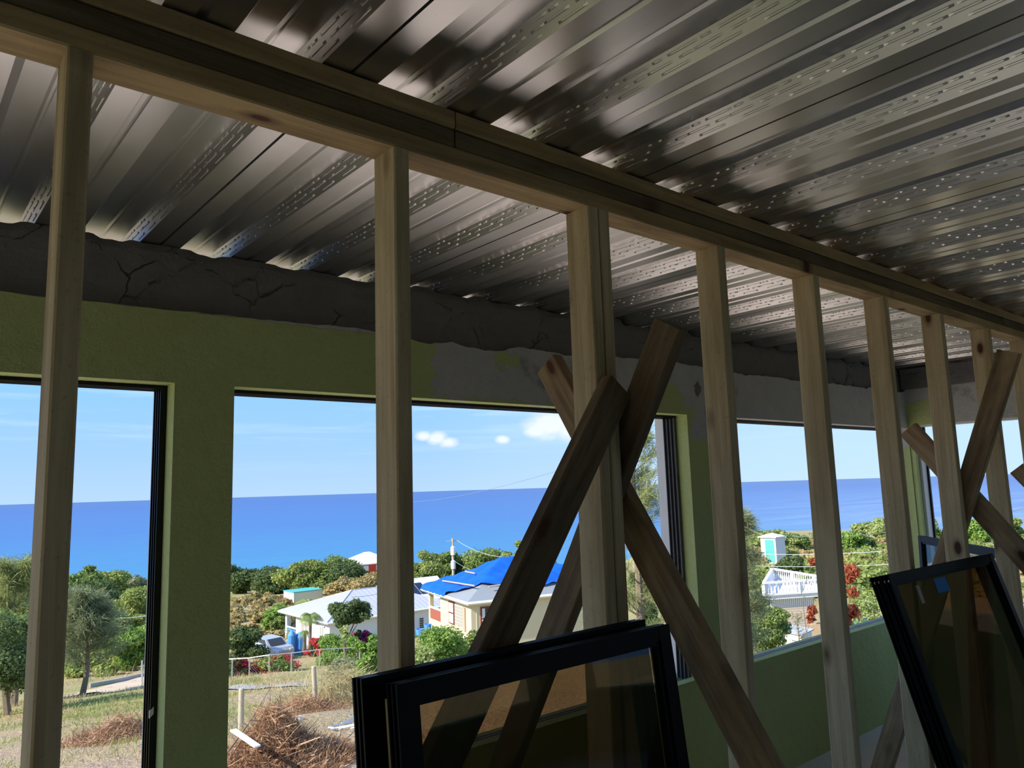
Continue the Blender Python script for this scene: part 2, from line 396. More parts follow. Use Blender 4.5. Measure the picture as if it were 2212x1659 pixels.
# ragged upper edge of the plaster coat, 30 mm thick
nx = 330; rx = np.linspace(XL, XR, nx); rg = np.random.default_rng(3)
def smooth_noise(n, step, amp):
    k = int(n/step)+3; a = rg.normal(0, amp, k); return np.interp(np.arange(n)/step, np.arange(k), a)
base_top = np.interp(rx, [-3.2, 0.26, 0.94, 1.5, 1.72, 1.94, 2.16, 2.31, 2.6, 3.1, 4.05, 5.69, 6.4], [0.622, 0.626, 0.634, 0.645, 0.622, 0.636, 0.617, 0.643, 0.634, 0.672, 0.664, 0.668, 0.69])
amp = np.interp(rx, [0, 1.4, 1.6, 6], [0.25, 0.4, 1.0, 1.0])
top = base_top + amp*(smooth_noise(nx, 9, .006)+smooth_noise(nx, 2.2, .0045)+smooth_noise(nx, 1, .0025))
for i in range(nx-1):
    a, b, za, zb = rx[i], rx[i+1], top[i], top[i+1]
    wf.quad((a, W, .52), (b, W, .52), (b, W, zb), (a, W, za))
    wf.quad((a, W, za), (b, W, zb), (b, W+.03, zb-.004), (a, W+.03, za-.004))
wall_front = wf.build('wall_front', M['plaster']); struct(wall_front, 'lime green rough plastered wall with three window openings, paint stripped to grey at upper right')
# rough ring beam poured on the wall: grid face, broken top edge under the deck flutes
PITCHX, XW0 = 0.307, 0.930          # deck rib pitch and a web position
Z0, Z1 = 0.868, 0.911               # low and high flute undersides
bm = MB(); nb = 900; bx = np.linspace(XL, XR+TH, nb); nz_ = 14
zt = np.zeros(nb)
fill = {}
for i, x in enumerate(bx):
    ph = ((x-XW0) % PITCHX); kf = int((x-XW0)//PITCHX)
    if kf not in fill: fill[kf] = random.choice([0.25, 0.35, 0.5, 0.65, 0.3])
    zt[i] = Z0-0.001
    if 0.185 < ph < 0.302:
        e = min(ph-0.185, 0.302-ph)/0.03
        zt[i] = Z0-0.001+(Z1-Z0)*fill[kf]*(0.4+0.6*min(1, e)) if kf not in (-3, -2, -1, 0, 1) else Z0-0.012*min(1, e)
zt += smooth_noise(nb, 3, .002)-.002
zt = np.minimum(zt, Z1-0.004)
dy = np.stack([smooth_noise(nb, 12, .006)+smooth_noise(nb, 4, .0025) for _ in range(nz_)], 1)
dy = (dy+np.roll(dy, 1, 1))/2
vid = lambda i, j: i*nz_+j
for i in range(nb):
    for j in range(nz_):
        z = .50+(zt[i]-.50)*(j/(nz_-1)); yy = W+.032+abs(dy[i, j])*0.9 + (0.012 if j == nz_-1 else 0)
        bm.v.append((bx[i], yy, z))
for i in range(nb-1):
    for j in range(nz_-1): bm.f.append((vid(i, j), vid(i+1, j), vid(i+1, j+1), vid(i, j+1)))
n0 = len(bm.v)
for i in range(nb): bm.v += [(bx[i], W+TH, zt[i]), (bx[i], W+TH, .50)]
for i in range(nb-1):
    bm.f.append((vid(i, nz_-1), vid(i+1, nz_-1), n0+2*(i+1), n0+2*i)); bm.f.append((n0+2*i, n0+2*(i+1), n0+2*(i+1)+1, n0+2*i+1))
# lumps and broken mortar edges along the joint
beam = bm.build('trim_1', M['beam'], smooth=False); struct(beam, 'rough dark concrete ring beam between green wall and metal ceiling')

mp = MB()
for k in range(3):
    rr = (.040, .030, .016)[k]; n = 14; ring = [(3.648+rr*(.75+.25*math.sin(i*2.4+k))*math.cos(2*PI*i/n), W-.002-.003*k, .539+1.25*rr*(.8+.2*math.cos(i*1.9))*math.sin(2*PI*i/n)) for i in range(n)]
    b_ = len(mp.v); mp.v += ring
    if k: mp.f += [(b_-n+i, b_-n+(i+1) % n, b_+(i+1) % n, b_+i) for i in range(n)]
mp.f.append(tuple(range(len(mp.v)-14, len(mp.v))))
mp.build('plug_hole_patch', M['beam'], wall_front)  # raised dark disc standing in for a plug hole in the wall

# end wall (right)
we = MB(); we.box(XR, XR+TH, YB-TH, W, GZ-1.5, SILL)
ys = [YB-TH, -4.2, -2.8, 0.25, 2.612, W]  # the rear opening is unseen, added to brighten the room
for a, b in zip(ys[0::2], ys[1::2]): we.box(XR, XR+TH, a, b, SILL, 0.408)
we.box(XR, XR+TH, YB-TH, W, 0.408, 0.70)
wall_right = we.build('wall_right', M['plaster']); struct(wall_right, 'end wall with green patch near the corner, otherwise grey plaster')
be = MB(); be.box(XR-0.012, XR+TH, YB-TH, W+0.02, 0.70, 0.866)
struct(be.build('trim_2', M['beam']), 'grey brown concrete beam over the end wall window')
# left and back walls (behind and beside the camera), openings added to light the room
wl = MB(); wl.box(XL-TH, XL, YB-TH, W, GZ-1.5, SILL)
for a, b in ((YB-TH, 0.9), (2.3, W)): wl.box(XL-TH, XL, a, b, SILL, HEAD)
wl.box(XL-TH, XL, YB-TH, W, HEAD, 0.866)
struct(wl.build('wall_left', M['plaster']), 'green plastered wall at the left, its unseen opening added to light the room')
wb = MB(); wb.box(XL, XR, YB-TH, YB, GZ-1.5, SILL)
for a, b in ((XL, 3.6), (6.1, XR)): wb.box(a, b, YB-TH, YB, SILL, HEAD)
wb.box(XL, XR, YB-TH, YB, HEAD, 0.866)
struct(wb.build('wall_back', M['plaster']), 'green plastered wall behind the viewer, its opening added to light the room')

# ------------------------------------------------------------------ ceiling: steel deck sheets under a concrete slab
YD0, YD1 = YB-TH-0.1, W+TH+0.85
cs = MB(); cs.box(XL-TH-.75, XR+TH+.75, YD0, YD1, Z1+.004, Z1+.12)
ceiling = struct(cs.build('ceiling', M['slab']), 'galvanised corrugated steel deck ceiling with embossed ribs')
def deck_sheet(k0):
    m = MB(); prof = []
    xs0 = XW0+PITCHX*k0
    # sheet runs from mid low flute of rib k0 to mid low flute of rib k0+3
    prof += [(xs0+.092, Z0+.022), (xs0+.093, Z0), (xs0+.155, Z0)]
    for q in range(3):
        o = xs0+PITCHX*q
        prof += [(o+.180, Z1), (o+.236, Z1), (o+.241, Z1-.006), (o+.247, Z1-.006), (o+.252, Z1), (o+PITCHX, Z1), (o+PITCHX+.025, Z0)]
        if q < 2:
            p = o+PITCHX; prof += [(p+.080, Z0), (p+.085, Z0+.008), (p+.095, Z0+.008), (p+.100, Z0), (p+.155, Z0)]
    prof += [(xs0+3*PITCHX+.086, Z0), (xs0+3*PITCHX+.087, Z0+.022)]
    n = len(prof)
    for x, z in prof: m.v += [(x, YD0, z), (x, YD1, z)]
    for i in range(n-1): m.f.append((2*i, 2*i+1, 2*i+3, 2*i+2))
    # embossed dashes on the web that rises to the left
    for q in range(1, 4):
        o = xs0+PITCHX*q; A = np.array((o, Z1)); B = np.array((o+.025, Z0)); t = (B-A); nn = np.array((-(Z1-Z0), -.025)); nn /= np.linalg.norm(nn)
        per = 0.125; y = YD0+.05
        while y < W+.15:
            for s_, y0, L in ((.20, 0, .078), (.80, .030, .078), (.50, .070, .070), (.20, .092, .028), (.50, .014, .040)):
                ya = y+y0; yb = ya+L; hw = .058; tp_ = min(.010, .3*L)
                p0 = A+t*(s_-hw); p1 = A+t*(s_+hw); c0 = A+t*(s_-hw*.6)+nn*.0024; c1 = A+t*(s_+hw*.6)+nn*.0024
                b = len(m.v)
                m.v += [(p0[0], ya, p0[1]), (p0[0], yb, p0[1]), (p1[0], yb, p1[1]), (p1[0], ya, p1[1]),
                        (c0[0], ya+tp_, c0[1]), (c0[0], yb-tp_, c0[1]), (c1[0], yb-tp_, c1[1]), (c1[0], ya+tp_, c1[1])]
                m.f += [(b+4, b+5, b+6, b+7), (b, b+1, b+5, b+4), (b+1, b+2, b+6, b+5), (b+2, b+3, b+7, b+6), (b+3, b, b+4, b+7)]
            y += per
    return m
for k0 in range(-16, 18, 3):
    deck_sheet(k0).build('deck_sheet', M['deck'], ceiling)

# ------------------------------------------------------------------ timber boards
def board(name, mat, p0, p1, wide, thick, wdir, parent=None, ch=0.0035):
    """board from p0 to p1 (centre line); wide along wdir, thick across"""
    p0 = Vector(p0); p1 = Vector(p1); L = (p1-p0).length; ez = (p1-p0)/L
    ex = Vector(wdir); ex = (ex-ez*ex.dot(ez)).normalized(); ey = ez.cross(ex)
    a, b = wide/2, thick/2
    ring = [(-a+ch, -b), (a-ch, -b), (a, -b+ch), (a, b-ch), (a-ch, b), (-a+ch, b), (-a, b-ch), (-a, -b+ch)]
    v = [(x, y, -L/2) for x, y in ring]+[(x, y, L/2) for x, y in ring]
    f = [tuple(range(7, -1, -1)), tuple(range(8, 16))]+[(i, (i+1) % 8, 8+(i+1) % 8, 8+i) for i in range(8)]
    me = bpy.data.meshes.new(name); me.from_pydata(v, [], f); me.update(); me.materials.append(mat)
    o = bpy.data.objects.new(name, me); COL.objects.link(o)
    c = (p0+p1)/2
    if parent is not None:
        o.parent = parent; c = c-Vector(OFF.get(parent.name, (0, 0, 0)))
    o.matrix_local = Matrix(((ex.x, ey.x, ez.x, c.x), (ex.y, ey.y, ez.y, c.y), (ex.z, ey.z, ez.z, c.z), (0, 0, 0, 1)))
    return o

D = 1.3215; DP = 0.0875; YM = D+DP/2
PB = 0.731
sw = thing('stud_wall', 'pale pine stud partition frame running through the room under a triple top plate', 'wall frame', (2.0, YM, FL))
SX = [-1.02, -0.41, 0.199, 0.809, 1.399, 1.441, 1.975, 2.558, 3.12, 3.688, 4.287, 4.872, 5.45, 6.03]
for x in SX:
    board('stud', M['stud'], (x+.019, YM, FL+.038), (x+.019, YM, PB), DP, .038, (0, 1, 0), sw)
XA, XZ = -1.6, XR-.005
board('bottom_plate', M['plate'], (XA, YM, FL+.019), (XZ, YM, FL+.019), DP, .038, (0, 1, 0), sw)
zz = [PB, PB+.0410, PB+.0430, PB+.0880, PB+.0900, 0.864]
board('top_plate', M['plate'], (XA, YM, (zz[0]+zz[1])/2), (XZ, YM, (zz[0]+zz[1])/2), DP, zz[1]-zz[0], (0, 1, 0), sw)
for nm, za, zb, mt in (('middle_plate', zz[2], zz[3], 'plate_dark'), ('upper_plate', zz[4], zz[5], 'plate')):
    for a, b in ((XA, .973), (.977, 4.555), (4.559, XZ)):
        board(nm, M[mt], (a, YM+(.002 if mt == 'plate' else .006), (za+zb)/2), (b, YM+(.002 if mt == 'plate' else .006), (za+zb)/2), DP-.004, zb-za, (0, 1, 0), sw)

# kicker and cross braces: each a thing, nailed on, would lift away
def brace(label, p0, p1, wide, thick, wdir, mat='brace', group=None):
    o = board('brace_board', M[mat], p0, p1, wide, thick, wdir); tag(o, label, 'timber board', group); return o
# A: flat across the front of the doubled stud, foot to the left
tA = np.array((1.450, D-.0195, .250)); dA = np.array((-.588, 0, -.809)); dA = dA/np.linalg.norm(dA)
LA = (tA[2]-(FL+.03))/-dA[2]
brace('dark board nailed flat across the front of the doubled stud, slanting down left', tA, tA+dA*LA, .089, .037, (1, 0, 0))
def kicker(x, y_hi, z_hi, slope, label, z_lo=FL+.028, mat='brace_brown'):
    # in the plane x = const; y = centre line
    lo = (x, y_hi+slope*(z_lo-z_hi), z_lo)
    return brace(label, (x, y_hi, z_hi), lo, .089, .038, (0, 1, 0), mat)
kicker(1.545, 1.649, .366, .640, 'long brace beside doubled stud, red stained end up left, foot low right')
kicker(1.503, 1.157, .392, -.585, 'brace with broad dark high end right of the doubled stud, pale lower half', mat='brace')  # darker wood here puts the shade on the high end into its colour
kicker(3.789, 1.552, .221, .72, 'brown brace of the farther cross, square end up left, foot low right')
kicker(3.749, 1.085, .522, -.385, 'brace of the farther cross, high end at right, pale foot lower left')
kicker(5.010, 1.481, .024, .75, 'brace of which only a cut end shows at the right picture edge')

# ------------------------------------------------------------------ window frames in the wall
def window_frame(idx, x0, x1, sill_mat, jamb_r=True):
    y0, y1 = W+.080, W+.160
    h = MB(); h.box(x0, x1, y0, y1, HEAD-.006, HEAD-.001)
    for i in range(4): h.box(x0, x1, y0+i*.0253, y0+i*.0253+.004, HEAD-.013, HEAD-.006)
    r = struct(h.build('window_%d' % idx, M['bronze']), None)
    for s, xa in ((1, x0+.0005), (-1, x1-.0005)):
        j = MB(); a, b = sorted((xa, xa+s*.006)); j.box(a, b, y0, y1, SILL+.016, HEAD-.013)
        for i in range(4):
            a, b = sorted((xa+s*.006, xa+s*.021)); j.box(a, b, y0+i*.0253, y0+i*.0253+.004, SILL+.016, HEAD-.013)
        j.build('jamb', M['bronze'] if idx == 1 else M['track_grey'], r)
    t = MB(); t.box(x0, x1, y0-.004, y1+.01, SILL+.0005, SILL+.005)
    for i in range(4): t.box(x0, x1, y0+i*.0253, y0+i*.0253+.004, SILL+.005, SILL+.016)
    t.build('sill_track', sill_mat, r)
    return r
w1 = window_frame(1, *WINS[0], M['bronze']); w2 = window_frame(2, *WINS[1], M['grey_alu']); w3 = window_frame(3, *WINS[2], M['grey_alu'])
for wdw, n, l in ((w1, 1, 'dark bronze sliding window frame without sashes at the left'), (w2, 2, 'dark bronze sliding window frame without sashes in the middle'), (w3, 3, 'sliding window frame with pale dirty sill track right of second pier')): wdw['label'] = l
for wdw, px_, py_ in ((w1, 330, 1531), (w2, 1502, 1283)):
    v_ = ray(px_, py_); q_ = v_*((W+.088)/v_[1]); lt = MB(); lt.box(q_[0]-.006, q_[0]+.006, q_[1]-.006, q_[1]+.006, q_[2]-.022, q_[2]+.022); lt.obox((q_[0]-.012, q_[1]-.010, q_[2]-.026), (.012, 0, .012), (0, .008, 0), (0, 0, .022))
    lt.build('latch', M['white_paint'], wdw)
ef = MB(); ef.box(XR+.06, XR+.14, .25, 2.612, .393, .407); ef.box(XR+.06, XR+.14, 2.592, 2.6115, SILL+.03, .393); ef.box(XR+.06, XR+.14, .2505, .27, SILL+.03, .393); ef.box(XR+.05, XR+.15, .25, 2.612, SILL+.0005, SILL+.03)
w4 = struct(ef.build('window_4', M['white_paint']), 'frame of the end wall window')
ej = MB(); ej.box(XR+.14, XR+.16, 2.577, 2.6115, SILL+.03, .393); ej.build('jamb', M['bronze'], w4)
# exterior white column just outside the right end of the second window
oc = MB()
for x0, x1 in WINS:
    oc.box(x1-.004, x1+.0, W+.163, W+TH+.002, SILL+.033, HEAD-.002)
struct(oc.build('trim_3', M['white_paint']), 'white painted outer window reveals')

# raised window bands: thin painted surround edges in the plaster
# ------------------------------------------------------------------ loose window panels leaning on the studs
def panel(label, base, width, height, lean, yaw, t=.034, stile=.047, rail=.042, group=None, tape=None, screws=True):
    r = thing('window_panel', label, 'window panel', base, group, rot=(-lean, 0, yaw))
    w, h = width, height; fm = M['panel_frame']
    for s in (0, 1):
        m = MB()
        xa = 0 if s == 0 else w; sg = 1 if s == 0 else -1
        X = lambda q: xa+sg*q
        def bb(a, b, y0, y1, z0, z1):
            a, b = sorted((X(a), X(b))); m.box(a, b, y0, y1, z0, z1)
        bb(.010, stile-.010, 0, t, .0, h)                 # body
        bb(0, .010, 0, .005, 0, h); bb(0, .010, t-.005, t, 0, h); bb(0, .010, t*.5-.002, t*.5+.002, 0, h)   # channel flanges
        bb(stile-.010, stile, .006, t-.006, rail*.6, h-rail*.6)   # glazing bead
        st = m.build('stile', fm, r)
        if screws:
            sc = MB()
            for yy in (t*.27, t*.73):
                xx = X(.0095); sc.lathe((0, 0, 0), [(0.0, .0), (.005, .0), (.005, .003), (.0025, .0055), (0, .0055)], 8)
                k = len(sc.v)-40
                for i in range(k, len(sc.v)):
                    a, b, c = sc.v[i]; sc.v[i] = (xx-sg*c, yy+a, h-rail*.5+b)
            sc.build('screw', M['steel'], st)
    for s in (0, 1):
        m = MB(); z0, z1 = (0, rail) if s == 0 else (h-rail, h)
        m.box(stile-.010, w-stile+.010, .001, t-.001, z0 + (0 if s == 0 else .010), z1-(.010 if s == 0 else .006))
        zz_ = (0, .006) if s == 0 else (h-.006, h)
        for ya in (.001, t*.5-.002, t-.006): m.box(stile-.010, w-stile+.010, ya, ya+.005, *zz_)
        zb = (rail-.010, rail) if s == 0 else (h-rail, h-rail+.010)
        m.box(stile, w-stile, .006, t-.006, *zb)
        m.build('rail', fm, r)
    g = MB(); g.box(stile-.004, w-stile+.004, t*.5-.002, t*.5+.002, rail-.004, h-rail+.004); g.build('pane', M['glass'], r)
    if tape:
        for (xa, xb, za, zb, mt) in tape:
            tm = MB(); tm.box(xa, xb, t*.5-.0035, t*.5-.0022, h-zb, h-za); q = tm.build('tape', M[mt], r); q['label'] = 'blue tape square' if mt == 'tape_blue' else 'pale tape scrap'
    return r
def lean_base(x, ytop, ztop, lean): return (x, ytop-(ztop-(FL+.004))*math.tan(lean), FL+.004)
l1 = math.radians(6.5)
panel('black framed tinted window panel before the doubled stud, nearest of the left stack', lean_base(.700, 1.150, -.318, l1), .735, 1.395/math.cos(l1), l1, math.radians(0.8))
panel('black framed tinted window panel behind the nearest one, its left edge showing against the yard', lean_base(.668, 1.212, -.313, l1), .756, 1.40/math.cos(l1), l1, math.radians(0.8))
l2 = math.radians(15.5)
panel('black framed glass panel with blue tape square leaning at right', lean_base(2.724, 1.235, -.338, l2), .965, 1.378/math.cos(l2), l2, math.radians(-.7),
      tape=[(.36, .465, .047, .100, 'tape_blue'), (.20, .225, .055, .12, 'tape_pale')])
panel('black framed glass panel half hidden behind the taped one at right', lean_base(2.732, 1.274, -.345, l2), .955, 1.37/math.cos(l2), l2, math.radians(-.7))
panel('black framed glass panel standing beyond the studs near the end wall', (5.50, 2.30, FL+.004), 1.29, 1.31, math.radians(1.5), math.atan2(-.85, -.97), stile=.06, rail=.05)

# ------------------------------------------------------------------ the land outside
DPROF = [0, 6, 12, 14, 18, 25, 35, 41, 45, 50, 65, 75, 85, 98, 125, 150, 200, 300, 420, 600]
ZL = [-4.2, -4.2, -4.3, -4.4, -4.95, -6.1, -7.7, -8.7, -9.8, -10.4, -12.2, -13.0, -12.9, -13.2, -15.5, -17.5, -21.0, -33.0, -46.5, -56.0]
ZR = [-4.2, -4.2, -4.3, -4.4, -4.95, -6.1, -7.9, -9.0, -9.9, -10.7, -12.4, -12.5, -12.5, -12.6, -12.9, -13.4, -15.0, -18.5, -29.0, -56.0]
def smooth(a, b, x): t = np.clip((x-a)/(b-a), 0, 1); return t*t*(3-2*t)
def gz(x, y):
    d = np.hypot(x, y); az = np.degrees(np.arctan2(y, x))
    k = 1-smooth(36, 45, az)
    z = np.interp(d, DPROF, ZL)*(1-k)+np.interp(d, DPROF, ZR)*k
    return z+0.10*np.sin(x*.21+1.3)*np.sin(y*.17)*np.clip(d/60, .2, 1.5)+0.05*np.sin(x*1.7)*np.sin(y*1.9)*(d > 10)*(d < 60)
azs = np.radians(np.concatenate([np.arange(-180, -10, 6), np.arange(-10, 125, 0.75), np.arange(125, 180.1, 6)]))
ds = np.concatenate([np.linspace(0.5, 60, 100), np.linspace(61.5, 200, 70), np.linspace(210, 600, 45)])
AZ, DS = np.meshgrid(azs, ds, indexing='ij')
GX, GY = DS*np.cos(AZ), DS*np.sin(AZ); GZZ = gz(GX, GY)
na, nd = AZ.shape
idx = np.arange(na*nd).reshape(na, nd)
gq = np.stack([idx[:-1, :-1], idx[1:, :-1], idx[1:, 1:], idx[:-1, 1:]], -1).reshape(-1, 4)[:, ::-1]
gme = bpy.data.meshes.new('ground'); gme.from_pydata(np.stack([GX, GY, GZZ], -1).reshape(-1, 3).tolist(), [], gq.tolist()); gme.update()
gme.polygons.foreach_set('use_smooth', [True]*len(gme.polygons))
def ground_mat():
    m, t = new_mat('dry_ground'); v = t.add('ShaderNodeTexCoord').outputs['Object']
    s = t.add('ShaderNodeSeparateXYZ', inp={0: v})
    d = t.add('ShaderNodeVectorMath', operation='LENGTH', inp={0: v}).outputs['Value']
    n1 = t.noise(v, 0.16, 5, 0.6); n2 = t.noise(v, 0.9, 5, 0.65); n3 = t.noise(v, 6, 4, 0.65)
    dry = t.mix(n2, (0.40, 0.29, 0.15), (0.58, 0.45, 0.26))
    grass = t.mix(n3, (0.22, 0.24, 0.08), (0.42, 0.40, 0.17))
    dirt = t.mix(n2, (0.38, 0.26, 0.18), (0.52, 0.39, 0.29))
    c = t.mix(t.ramp(t.math('ADD', t.math('MULTIPLY', n1, .6), t.math('MULTIPLY', n2, .5)), [(0.50, 0.0), (0.62, 1.0)]), dry, grass)
    # trodden bare earth round the building, pale unseen strip by the wall added to brighten the ceiling
    near = t.math('ADD', d, t.math('MULTIPLY', t.math('SUBTRACT', n1, 0.5), 16.0))
    bare = t.add('ShaderNodeMapRange', inp={0: near, 1: 22.0, 2: 34.0, 3: 1.0, 4: 0.0}).outputs[0]
    bare = t.math('MULTIPLY', bare, t.ramp(n2, [(0.30, 1.0), (0.66, 0.55)]))
    c = t.mix(bare, c, dirt)
    bounce_apron = t.add('ShaderNodeMapRange', inp={0: near, 1: 10.5, 2: 14.0, 3: 1.0, 4: 0.0}).outputs[0]
    c = t.mix(bounce_apron, c, t.mix(n2, (0.66, 0.51, 0.40), (0.80, 0.66, 0.54)))
    # greener lawn to the left of the yard
    lawn = t.math('MULTIPLY', t.ramp(t.math('ADD', t.math('MULTIPLY', s.outputs[0], -0.05), t.math('MULTIPLY', n2, 0.5)), [(0.08, 0.0), (0.35, 0.75)]), t.add('ShaderNodeMapRange', inp={0: d, 1: 12.0, 2: 16.0, 3: 0.0, 4: 1.0}).outputs[0])
    lawn = t.math('MULTIPLY', lawn, t.add('ShaderNodeMapRange', inp={0: d, 1: 26.0, 2: 34.0, 3: 1.0, 4: 0.0}).outputs[0])
    c = t.mix(lawn, c, t.mix(n3, (0.16, 0.22, 0.07), (0.34, 0.36, 0.15)))
    finish(t, principled(t, c, 0.95, normal=bump(t, n3, 0.8, 0.15), spec=0.1)); return m
gme.materials.append(ground_mat())
ground = mesh_obj('ground', gme); struct(ground, 'dry grassy hillside falling from the building toward the sea')

sea = MB(); sea.quad((-20000, -9000, -45), (30000, -9000, -45), (30000, 40000, -45), (-20000, 40000, -45))
def sea_mat():
    m, t = new_mat('sea_water'); v = t.add('ShaderNodeTexCoord').outputs['Object']
    d = t.add('ShaderNodeVectorMath', operation='LENGTH', inp={0: v}).outputs['Value']
    ld = t.math('LOGARITHM', d, 10.0)
    n1 = t.noise(t.mapv(v, (0.010, 0.014, 1)), 1.0, 4, 0.6); n2 = t.noise(t.mapv(v, (0.05, 0.09, 1)), 1.0, 4, 0.6)
    f = t.math('ADD', ld, t.math('MULTIPLY', t.math('SUBTRACT', n1, 0.5), 0.16))
    fr = t.add('ShaderNodeMapRange', inp={0: f, 1: 2.55, 2: 4.3, 3: 0.0, 4: 1.0}).outputs[0]
    c = t.ramp(fr, [(0.0, (0.055, 0.275, 0.43)), (0.12, (0.045, 0.215, 0.42)), (0.30, (0.045, 0.15, 0.40)), (0.62, (0.05, 0.118, 0.36)), (1.0, (0.06, 0.115, 0.31))])
    c = t.mix(t.math('MULTIPLY', t.ramp(n2, [(0.52, 0.0), (0.72, 1.0)]), 0.35), c, (0.03, 0.10, 0.34))
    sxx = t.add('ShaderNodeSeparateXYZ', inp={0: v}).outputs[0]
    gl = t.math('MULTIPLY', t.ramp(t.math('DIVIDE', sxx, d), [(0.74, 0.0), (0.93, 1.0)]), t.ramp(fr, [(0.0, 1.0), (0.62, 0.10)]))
    c = t.mix(t.math('MULTIPLY', gl, t.ramp(t.noise(t.mapv(v, (0.004, 0.02, 1)), 1.0, 4, .6), [(0.35, 0.25), (0.65, 0.85)])), c, (0.34, 0.42, 0.56))  # whitish glints toward the right shore, painted into the water colour
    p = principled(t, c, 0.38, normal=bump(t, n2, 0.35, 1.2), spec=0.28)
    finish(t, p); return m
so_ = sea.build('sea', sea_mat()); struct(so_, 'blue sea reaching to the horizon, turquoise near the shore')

def hitg(px, py):
    v = ray(px, py); h = math.hypot(v[0], v[1])
    for d in np.arange(8, 300, .05):
        q = v*(d/h)
        if q[2] <= gz(q[0], q[1]): return np.array((q[0], q[1], float(gz(q[0], q[1]))))
    return v*(100/h)
def place(px, d, py=1300):
    for _ in range(3):
        v = ray(px, py); az = math.atan2(v[1], v[0]); x, y = d*math.cos(az), d*math.sin(az); z = float(gz(x, y))
        den = np.array((x, y, z)); py = 829.5-FPX*(den@CU)/(den@CF)
    return np.array((x, y, z))

# ------------------------------------------------------------------ plants
def leaf_cloud(name, mat, blobs, n, size, rng, flat=0.0, aspect=1.5):
    bl = np.array(blobs, float); w = (bl[:, 3]*bl[:, 4]+bl[:, 4]*bl[:, 5]); w /= w.sum()
    ch = rng.choice(len(bl), n, p=w); dr = rng.normal(size=(n, 3)); dr /= np.linalg.norm(dr, axis=1)[:, None]
    rad = rng.uniform(0.3, 1, n)**0.5*rng.uniform(.86, 1.16, n)
    c = bl[ch, :3]+dr*rad[:, None]*bl[ch, 3:6]
    nrm = dr+rng.normal(0, .75, (n, 3)); nrm[:, 2] += flat; nrm /= np.linalg.norm(nrm, axis=1)[:, None]
    a = np.cross(nrm, rng.normal(size=(n, 3))); a /= np.linalg.norm(a, axis=1)[:, None]; b = np.cross(nrm, a)
    s = (size*rng.uniform(.6, 1.35, n))[:, None]
    q = np.stack([c-a*s*aspect*.5, c-b*s*.42+nrm*s*.12, c+a*s*aspect*.5, c+b*s*.42+nrm*s*.12], 1)
    return fast_mesh(name, q.reshape(-1, 3), n, mat)
def crown_blobs(H, R, rng, k=9, low=.3, top=.95):
    out = []
    for i in range(k+6):
        a = rng.uniform(0, 2*PI); rr = R*.80*math.sqrt(rng.uniform(0, 1)); z = H*rng.uniform(low+(top-low)*.10, top-(top-low)*.12)
        sh = 1-.60*abs((z/H-(low+top)/2)/((top-low)/2))**2.2
        s = R*rng.uniform(.20, .46)
        out.append((rr*math.cos(a)*sh, rr*math.sin(a)*sh, z, s*rng.uniform(.9, 1.4), s*rng.uniform(.9, 1.4), min(s*.75, H*.22)))
    out.append((rng.normal(0, .1)*R, rng.normal(0, .1)*R, H*(low+top)/2, R*.55, R*.55, H*(top-low)*.40))
    out.append((rng.normal(0, .25)*R, rng.normal(0, .25)*R, H*top-R*.18, R*.30, R*.30, min(R*.20, H*.2)))
    return out
SEED = [100]
def tree(name, label, px, d, ytop, wpx, mat, cat='tree', group=None, low=.25, n=None, k=9, trunk=True, base=None, leafs=None, sink=0.15, flower=None):
    SEED[0] += 1; rng = np.random.default_rng(SEED[0])
    if d > 75 and name in ('shore_tree', 'hill_tree', 'shore_shrub'): low = min(low, .04); wpx *= 1.22
    b = place(px, d) if base is None else base
    H = max(0.5, at(px, ytop, d)[2]-b[2]+sink); R = wpx/2*d/FPX/0.93
    b = b-np.array((0, 0, sink))
    r = thing(name, label, cat, b, group)
    size = (leafs*.75 if leafs else max(.07, d*.0021))
    if n is None: n = int(np.clip(wpx*max(25, (H*FPX/d))*2.2, 900, 13000))
    else: n = int(n*1.5)
    me = leaf_cloud('foliage', M[mat], crown_blobs(H, R, rng, k, low), n, size, rng, flat=.4)
    mesh_obj('foliage', me, r)
    if trunk:
        t = MB(); lean = rng.normal(0, .05*H, 2)
        t.tube([b, b+(lean[0]*.5, lean[1]*.5, H*.3), b+(lean[0], lean[1], H*.62)], [H*.030+.03, H*.024+.02, H*.012+.01], 6)
        for q in range(4):
            a = rng.uniform(0, 2*PI); t.tube([b+(lean[0]*.5, lean[1]*.5, H*.3), b+(R*.5*math.cos(a), R*.5*math.sin(a), H*rng.uniform(.5, .75))], [H*.014+.012, .012], 5)
        t.build('trunk', M['bark'], r)
    if flower:
        bl = crown_blobs(H, R*1.02, rng, k, low); f = leaf_cloud('flowers', M[flower], bl, int(n*1.1), size*.85, rng); mesh_obj('flowers', f, r)
    return r

